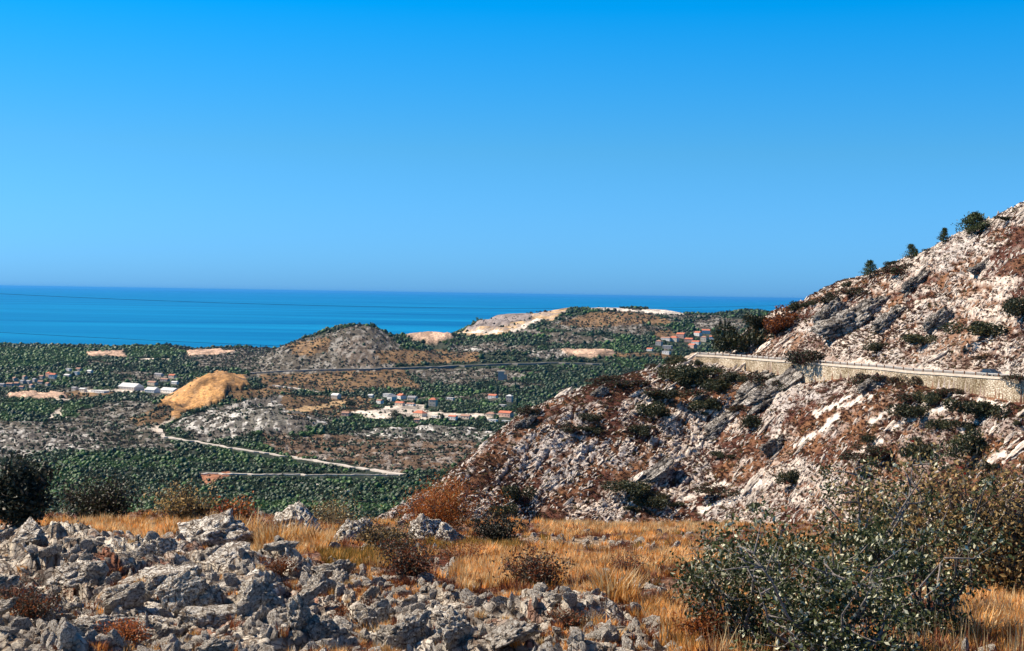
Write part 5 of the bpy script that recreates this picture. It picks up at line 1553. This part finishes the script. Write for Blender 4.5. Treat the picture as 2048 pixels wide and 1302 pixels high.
def scatter_gravel():
    r = np.random.default_rng(41)
    ms = [rock_mesh('pebble', 2, 760 + i, M['rock'], flat=.6, rough=.2, planes=8, smooth=False) for i in range(4)]
    n = 26000
    px = r.uniform(-300, 2000, n); t = r.uniform(0, 1, n)
    Y = 1 / (1 / 8.0 + t * (1 / 31.0 - 1 / 8.0))
    u, _ = ue(px, 1200 + 0 * px)
    z, (qx, qy, rock, rs, path, *_r) = fg_z(u[None], Y[None], True)
    z, rock, rs = z[0], rock[0], rs[0]
    keep = r.uniform(0, 1, n) < np.where(rock > .5, .85 - .5 * rs, .16)
    x, y, z = (u * Y)[keep], Y[keep], z[keep]; m = len(x)
    s = .010 + .065 * r.uniform(0, 1, m) ** 3
    rot = r.uniform(0, 6.28, (m, 3)); scl = np.stack([s * r.uniform(1, 1.8, m), s, s * r.uniform(.7, 1, m)], 1)
    scatter('gravel', np.stack([x, y, z + s * .2], 1), rot, scl, r.integers(0, 4, m), ms, 'loose limestone gravel between the foreground rocks')
scatter_gravel()

def shrub(px, py, wpx, hpx, lab, mats, w, leaf, n, stems=7, seed=1, name='shrub', bark='bark', dense=1.0, lean=0.0, cat='shrub', ypos=None, clump=0.10, twigs=5, up=0.3, asp=.55, bare=0.25, redleaf=None):
    if ypos: p = at(px, py, ypos)
    else: p = hit(px, py, 'fg')
    m = p.y / FPX
    Wd, H = wpx * m * .95, hpx * m * .88
    r = np.random.default_rng(seed)
    e = empty(name, p); tag(e, lab, cat)
    P = []
    for s in range(stems):
        a = 2 * math.pi * (s + r.uniform(-.4, .4)) / stems
        R = Wd * .5 * r.uniform(.35, 1.0)
        top = np.array([R * math.cos(a) + lean * H, R * math.sin(a) * .8, H * r.uniform(.55, 1.0)])
        mid = top * np.array([.45, .45, .5]) + r.normal(size=3) * H * .05
        b = MB()
        path = [np.array([0, 0, -.05]) + r.normal(size=3) * np.array([.03, .03, 0]), mid * .3 + r.normal(size=3) * H * .025, mid * .6 + r.normal(size=3) * H * .035, mid + r.normal(size=3) * H * .03, (mid + top) / 2 + r.normal(size=3) * H * .05, top]
        r0 = 0.007 + 0.011 * H
        b.tube([tuple(q) for q in path], [r0, r0 * .85, r0 * .7, r0 * .5, r0 * .35, r0 * .12], 6)
        for k in range(twigs):
            t = r.uniform(bare, 1.0)
            seg = t * (len(path) - 1); i = min(int(seg), len(path) - 2); q0 = path[i] + (path[i + 1] - path[i]) * (seg - i)
            d = r.normal(size=3) * np.array([1, 1, .6]); d[2] += .35; d /= np.linalg.norm(d)
            L = Wd * r.uniform(.12, .26)
            q1 = q0 + d * L * .5 + r.normal(size=3) * L * .1; q2 = q0 + d * L
            b.tube([tuple(q0), tuple(q1), tuple(q2)], [r0 * .4, r0 * .28, r0 * .1], 4)
            for c, kk in ((q1, .2), (q2, .8)):
                nn = max(4, int(n * kk / (stems * twigs)))
                P.append(c + r.normal(size=(nn, 3)) * np.array([1, 1, .8]) * Wd * clump * r.uniform(.5, 1.1))
        b.build('stem', M[bark], e, smooth=True)
    P = np.concatenate(P); P = P[P[:, 2] > 0.0]
    V, F = leaf_quads(P, leaf, r, up=up, asp=asp)
    mi = r.choice(len(mats), len(P), p=w)
    if redleaf:       # a few sprays whose leaves have turned
        c = P[r.integers(0, len(P), 9)]
        c = c[c[:, 2] > H * .3]
        dd = np.min(np.linalg.norm(P[:, None, :] - c[None], axis=2), axis=1)
        mi = np.where(dd < Wd * .035, redleaf, mi)
    lv = link('leaves', mesh_np('leaves', V, F, [M[k] for k in mats], np.repeat(mi, 2), smooth=False), e)
    lv['kind'] = 'stuff'
    return e

# young oaks at the lower right
shrub(1490, 1300, 380, 250, 'grey green oak shrub with a bare forked stem at the left of the thicket', ['leaf_oak', 'leaf_pale_glint'], [.8, .2], .034, 4200, 8, 1, 'oak_shrub', 'bark_pale', clump=.05, twigs=6)
shrub(1660, 1345, 540, 320, 'largest leafy oak shrub filling the bottom right of the photograph', ['leaf_oak', 'leaf_pale_glint'], [.8, .2], .034, 7200, 13, 2, 'oak_shrub', 'bark_pale', clump=.045, twigs=7)
shrub(1745, 1240, 300, 400, 'tall thin oak sapling rising behind the largest oak shrub against the hillside', ['leaf_oak', 'leaf_pale_glint', 'leaf_olive'], [.65, .17, .18], .034, 3800, 8, 3, 'oak_sapling', 'bark_pale', clump=.07, twigs=6, bare=.45)
shrub(1850, 1300, 340, 340, 'oak shrub with a dark leaning stem at the right of the thicket', ['leaf_oak', 'leaf_pale_glint'], [.8, .2], .034, 4300, 10, 4, 'oak_shrub', 'bark', clump=.05, twigs=6, bare=.3)
shrub(1470, 1185, 240, 100, 'low oak shrub at the left tip of the thicket in golden grass', ['leaf_oak', 'leaf_pale_glint'], [.8, .2], .036, 1900, 7, 5, 'oak_shrub', 'bark_pale', clump=.09, twigs=7)
shrub(2000, 1190, 420, 270, 'big olive brown bush with a few red leaves at the right edge', ['leaf_olive', 'leaf_darkbrown', 'leaf_red'], [.62, .375, .005], .05, 9500, 16, 6, 'bush', 'bark', clump=.09, twigs=11, cat='bush', redleaf=2)
shrub(1800, 1150, 260, 190, 'olive bush behind the thin oak sapling', ['leaf_olive', 'leaf_oak'], [.6, .4], .05, 4200, 10, 7, 'bush', 'bark', clump=.10, twigs=9, cat='bush')
shrub(1560, 1140, 200, 90, 'low grey green shrub behind the thicket at the grass edge', ['leaf_oak', 'leaf_pale_glint', 'leaf_olive'], [.6, .2, .2], .05, 1700, 7, 8, 'shrub', 'bark', clump=.11, twigs=6)
# along the crest
shrub(880, 1062, 190, 92, 'rusty orange rounded bush on the crest in front of the hillside', ['leaf_rust', 'leaf_olive'], [.85, .15], .055, 6500, 16, 9, 'bush', 'bark', clump=.09, twigs=9, cat='bush', up=1.0, asp=.3)
shrub(995, 1088, 110, 62, 'dark leafless looking shrub right of the rusty bush', ['leaf_darkbrown', 'leaf_dark'], [.5, .5], .045, 2600, 11, 10, 'shrub', 'bark', clump=.10, twigs=8)
shrub(30, 1042, 140, 135, 'near black evergreen bush at the left edge', ['leaf_dark', 'leaf_darkbrown'], [.85, .15], .07, 8000, 14, 11, 'bush', 'bark', clump=.11, twigs=10, cat='bush')
shrub(200, 1042, 170, 80, 'dark brown green shrub right of the near black bush', ['leaf_darkbrown', 'leaf_dark', 'leaf_oak'], [.5, .3, .2], .06, 5200, 13, 12, 'shrub', 'bark', clump=.10, twigs=9)
shrub(372, 1046, 140, 62, 'brown green shrub in front of the wood, left of the pale boulder', ['leaf_olive', 'leaf_darkbrown'], [.5, .5], .055, 3000, 10, 13, 'shrub', 'bark', clump=.11, twigs=8)
shrub(470, 1042, 110, 34, 'low reddish shrub on the crest left of the rounded boulder', ['leaf_rust', 'leaf_red', 'leaf_darkbrown'], [.5, .08, .42], .05, 1800, 9, 14, 'shrub', 'bark', clump=.13, twigs=6)
shrub(660, 1046, 130, 30, 'low pale leaved shrub on the crest right of the rounded boulder', ['leaf_olive', 'leaf_darkbrown', 'leaf_pale_glint'], [.5, .3, .2], .045, 1600, 9, 15, 'shrub', 'bark', clump=.13, twigs=6)
shrub(770, 1105, 150, 60, 'grey brown twiggy shrub in the grass below the low pale boulder', ['leaf_darkbrown', 'leaf_olive'], [.6, .4], .035, 3200, 14, 16, 'shrub', 'bark', clump=.09, twigs=9)
shrub(820, 1160, 130, 70, 'brown dry shrub in the middle of the grass', ['leaf_darkbrown', 'grass3'], [.5, .5], .03, 2600, 14, 17, 'shrub', 'bark', clump=.09, twigs=9)
shrub(1075, 1175, 150, 64, 'brown twiggy shrub in the grass right of centre', ['leaf_darkbrown', 'grass3'], [.5, .5], .03, 2600, 14, 18, 'shrub', 'bark', clump=.10, twigs=9)
shrub(60, 1235, 150, 60, 'dark russet weeds growing between the rocks at lower left', ['leaf_darkbrown', 'grass3'], [.5, .5], .025, 2200, 10, 19, 'weeds', 'bark', clump=.10, twigs=7, cat='plant')
shrub(1410, 1290, 110, 60, 'small russet plant left of the oak thicket at the bottom edge', ['leaf_rust', 'grass3'], [.5, .5], .025, 1500, 9, 20, 'shrub', 'bark', clump=.10, twigs=7)
shrub(1140, 1260, 90, 44, 'small brown plant near the bottom centre', ['leaf_darkbrown', 'grass3'], [.5, .5], .022, 1000, 8, 21, 'shrub', 'bark', clump=.10, twigs=6)

shrub(925, 1130, 120, 40, 'low rusty plant in the grass below the long white rock', ['leaf_rust', 'grass3'], [.4, .6], .022, 1800, 12, 22, 'shrub', 'bark', clump=.10, twigs=6)
shrub(690, 1215, 90, 34, 'low russet weed between the small stones right of the outcrop', ['leaf_rust', 'grass3'], [.4, .6], .02, 1200, 10, 23, 'weeds', 'bark', clump=.10, twigs=5, cat='plant')
shrub(560, 1150, 90, 30, 'russet weed between rocks under the golden tussocks', ['leaf_rust', 'grass3'], [.3, .7], .02, 1200, 10, 24, 'weeds', 'bark', clump=.10, twigs=5, cat='plant')
shrub(1260, 1150, 120, 36, 'low maroon shrub in the grass left of the thicket', ['leaf_darkbrown', 'grass3'], [.5, .5], .022, 1600, 10, 25, 'shrub', 'bark', clump=.10, twigs=6)
shrub(250, 1290, 110, 40, 'russet weed at the bottom edge in the left outcrop', ['leaf_rust', 'grass3'], [.4, .6], .02, 1300, 10, 26, 'weeds', 'bark', clump=.10, twigs=5, cat='plant')
# tussocks that stand out of the grass
TUSM = [blade_tuft('tussock', 780 + i, 260, .34, .55, [M['grass'], M['grass2']], [.55, .45], wid=.006, lean=.75) for i in range(3)]
TUS = [(548, 1092, 'golden tussock left of the two below the rounded boulder'), (588, 1090, 'largest golden tussock below the rounded boulder'), (632, 1096, 'golden tussock right of the largest one'), (1165, 1222, 'golden tussock at the lower edge of the grass near a small stone'),
       (490, 1075, 'golden tussock touching the broad pale boulder'), (1232, 1200, 'pale tussock above the small white stone'), (1960, 1290, 'golden tussock in the lower right corner'), (2030, 1260, 'golden tussock at the right edge'), (90, 1000, 'orange tussock between the two dark bushes at left')]
for i, (px, py, lab) in enumerate(TUS):
    p = hit(px, py, 'fg')
    o = link('grass_tussock', TUSM[i % 3], None, p); o.rotation_euler = (0, 0, random.uniform(0, 6)); s = random.uniform(.8, 1.1) * (p.y / 15) ** .4; o.scale = (s, s, s)
    tag(o, lab, 'grass tussock')

# ------------------------------------------------------------------ haze
def build_haze():
    b = MB(); b.box(-330000, 330000, -330000, 330000, -62, 352)
    m = bpy.data.materials.new('air'); m.use_nodes = True; n = m.node_tree; n.nodes.clear()
    out = n.nodes.new('ShaderNodeOutputMaterial'); v = n.nodes.new('ShaderNodeVolumePrincipled')
    v.inputs['Color'].default_value = (0.07, 0.44, 1.0, 1); v.inputs['Density'].default_value = HAZE; v.inputs['Anisotropy'].default_value = 0.2
    n.links.new(v.outputs[0], out.inputs['Volume'])
    o = b.build('haze', m); tag(o, 'thin blue air haze over the valley and the sea', kind='stuff')
HAZE = 0.000008
build_haze()
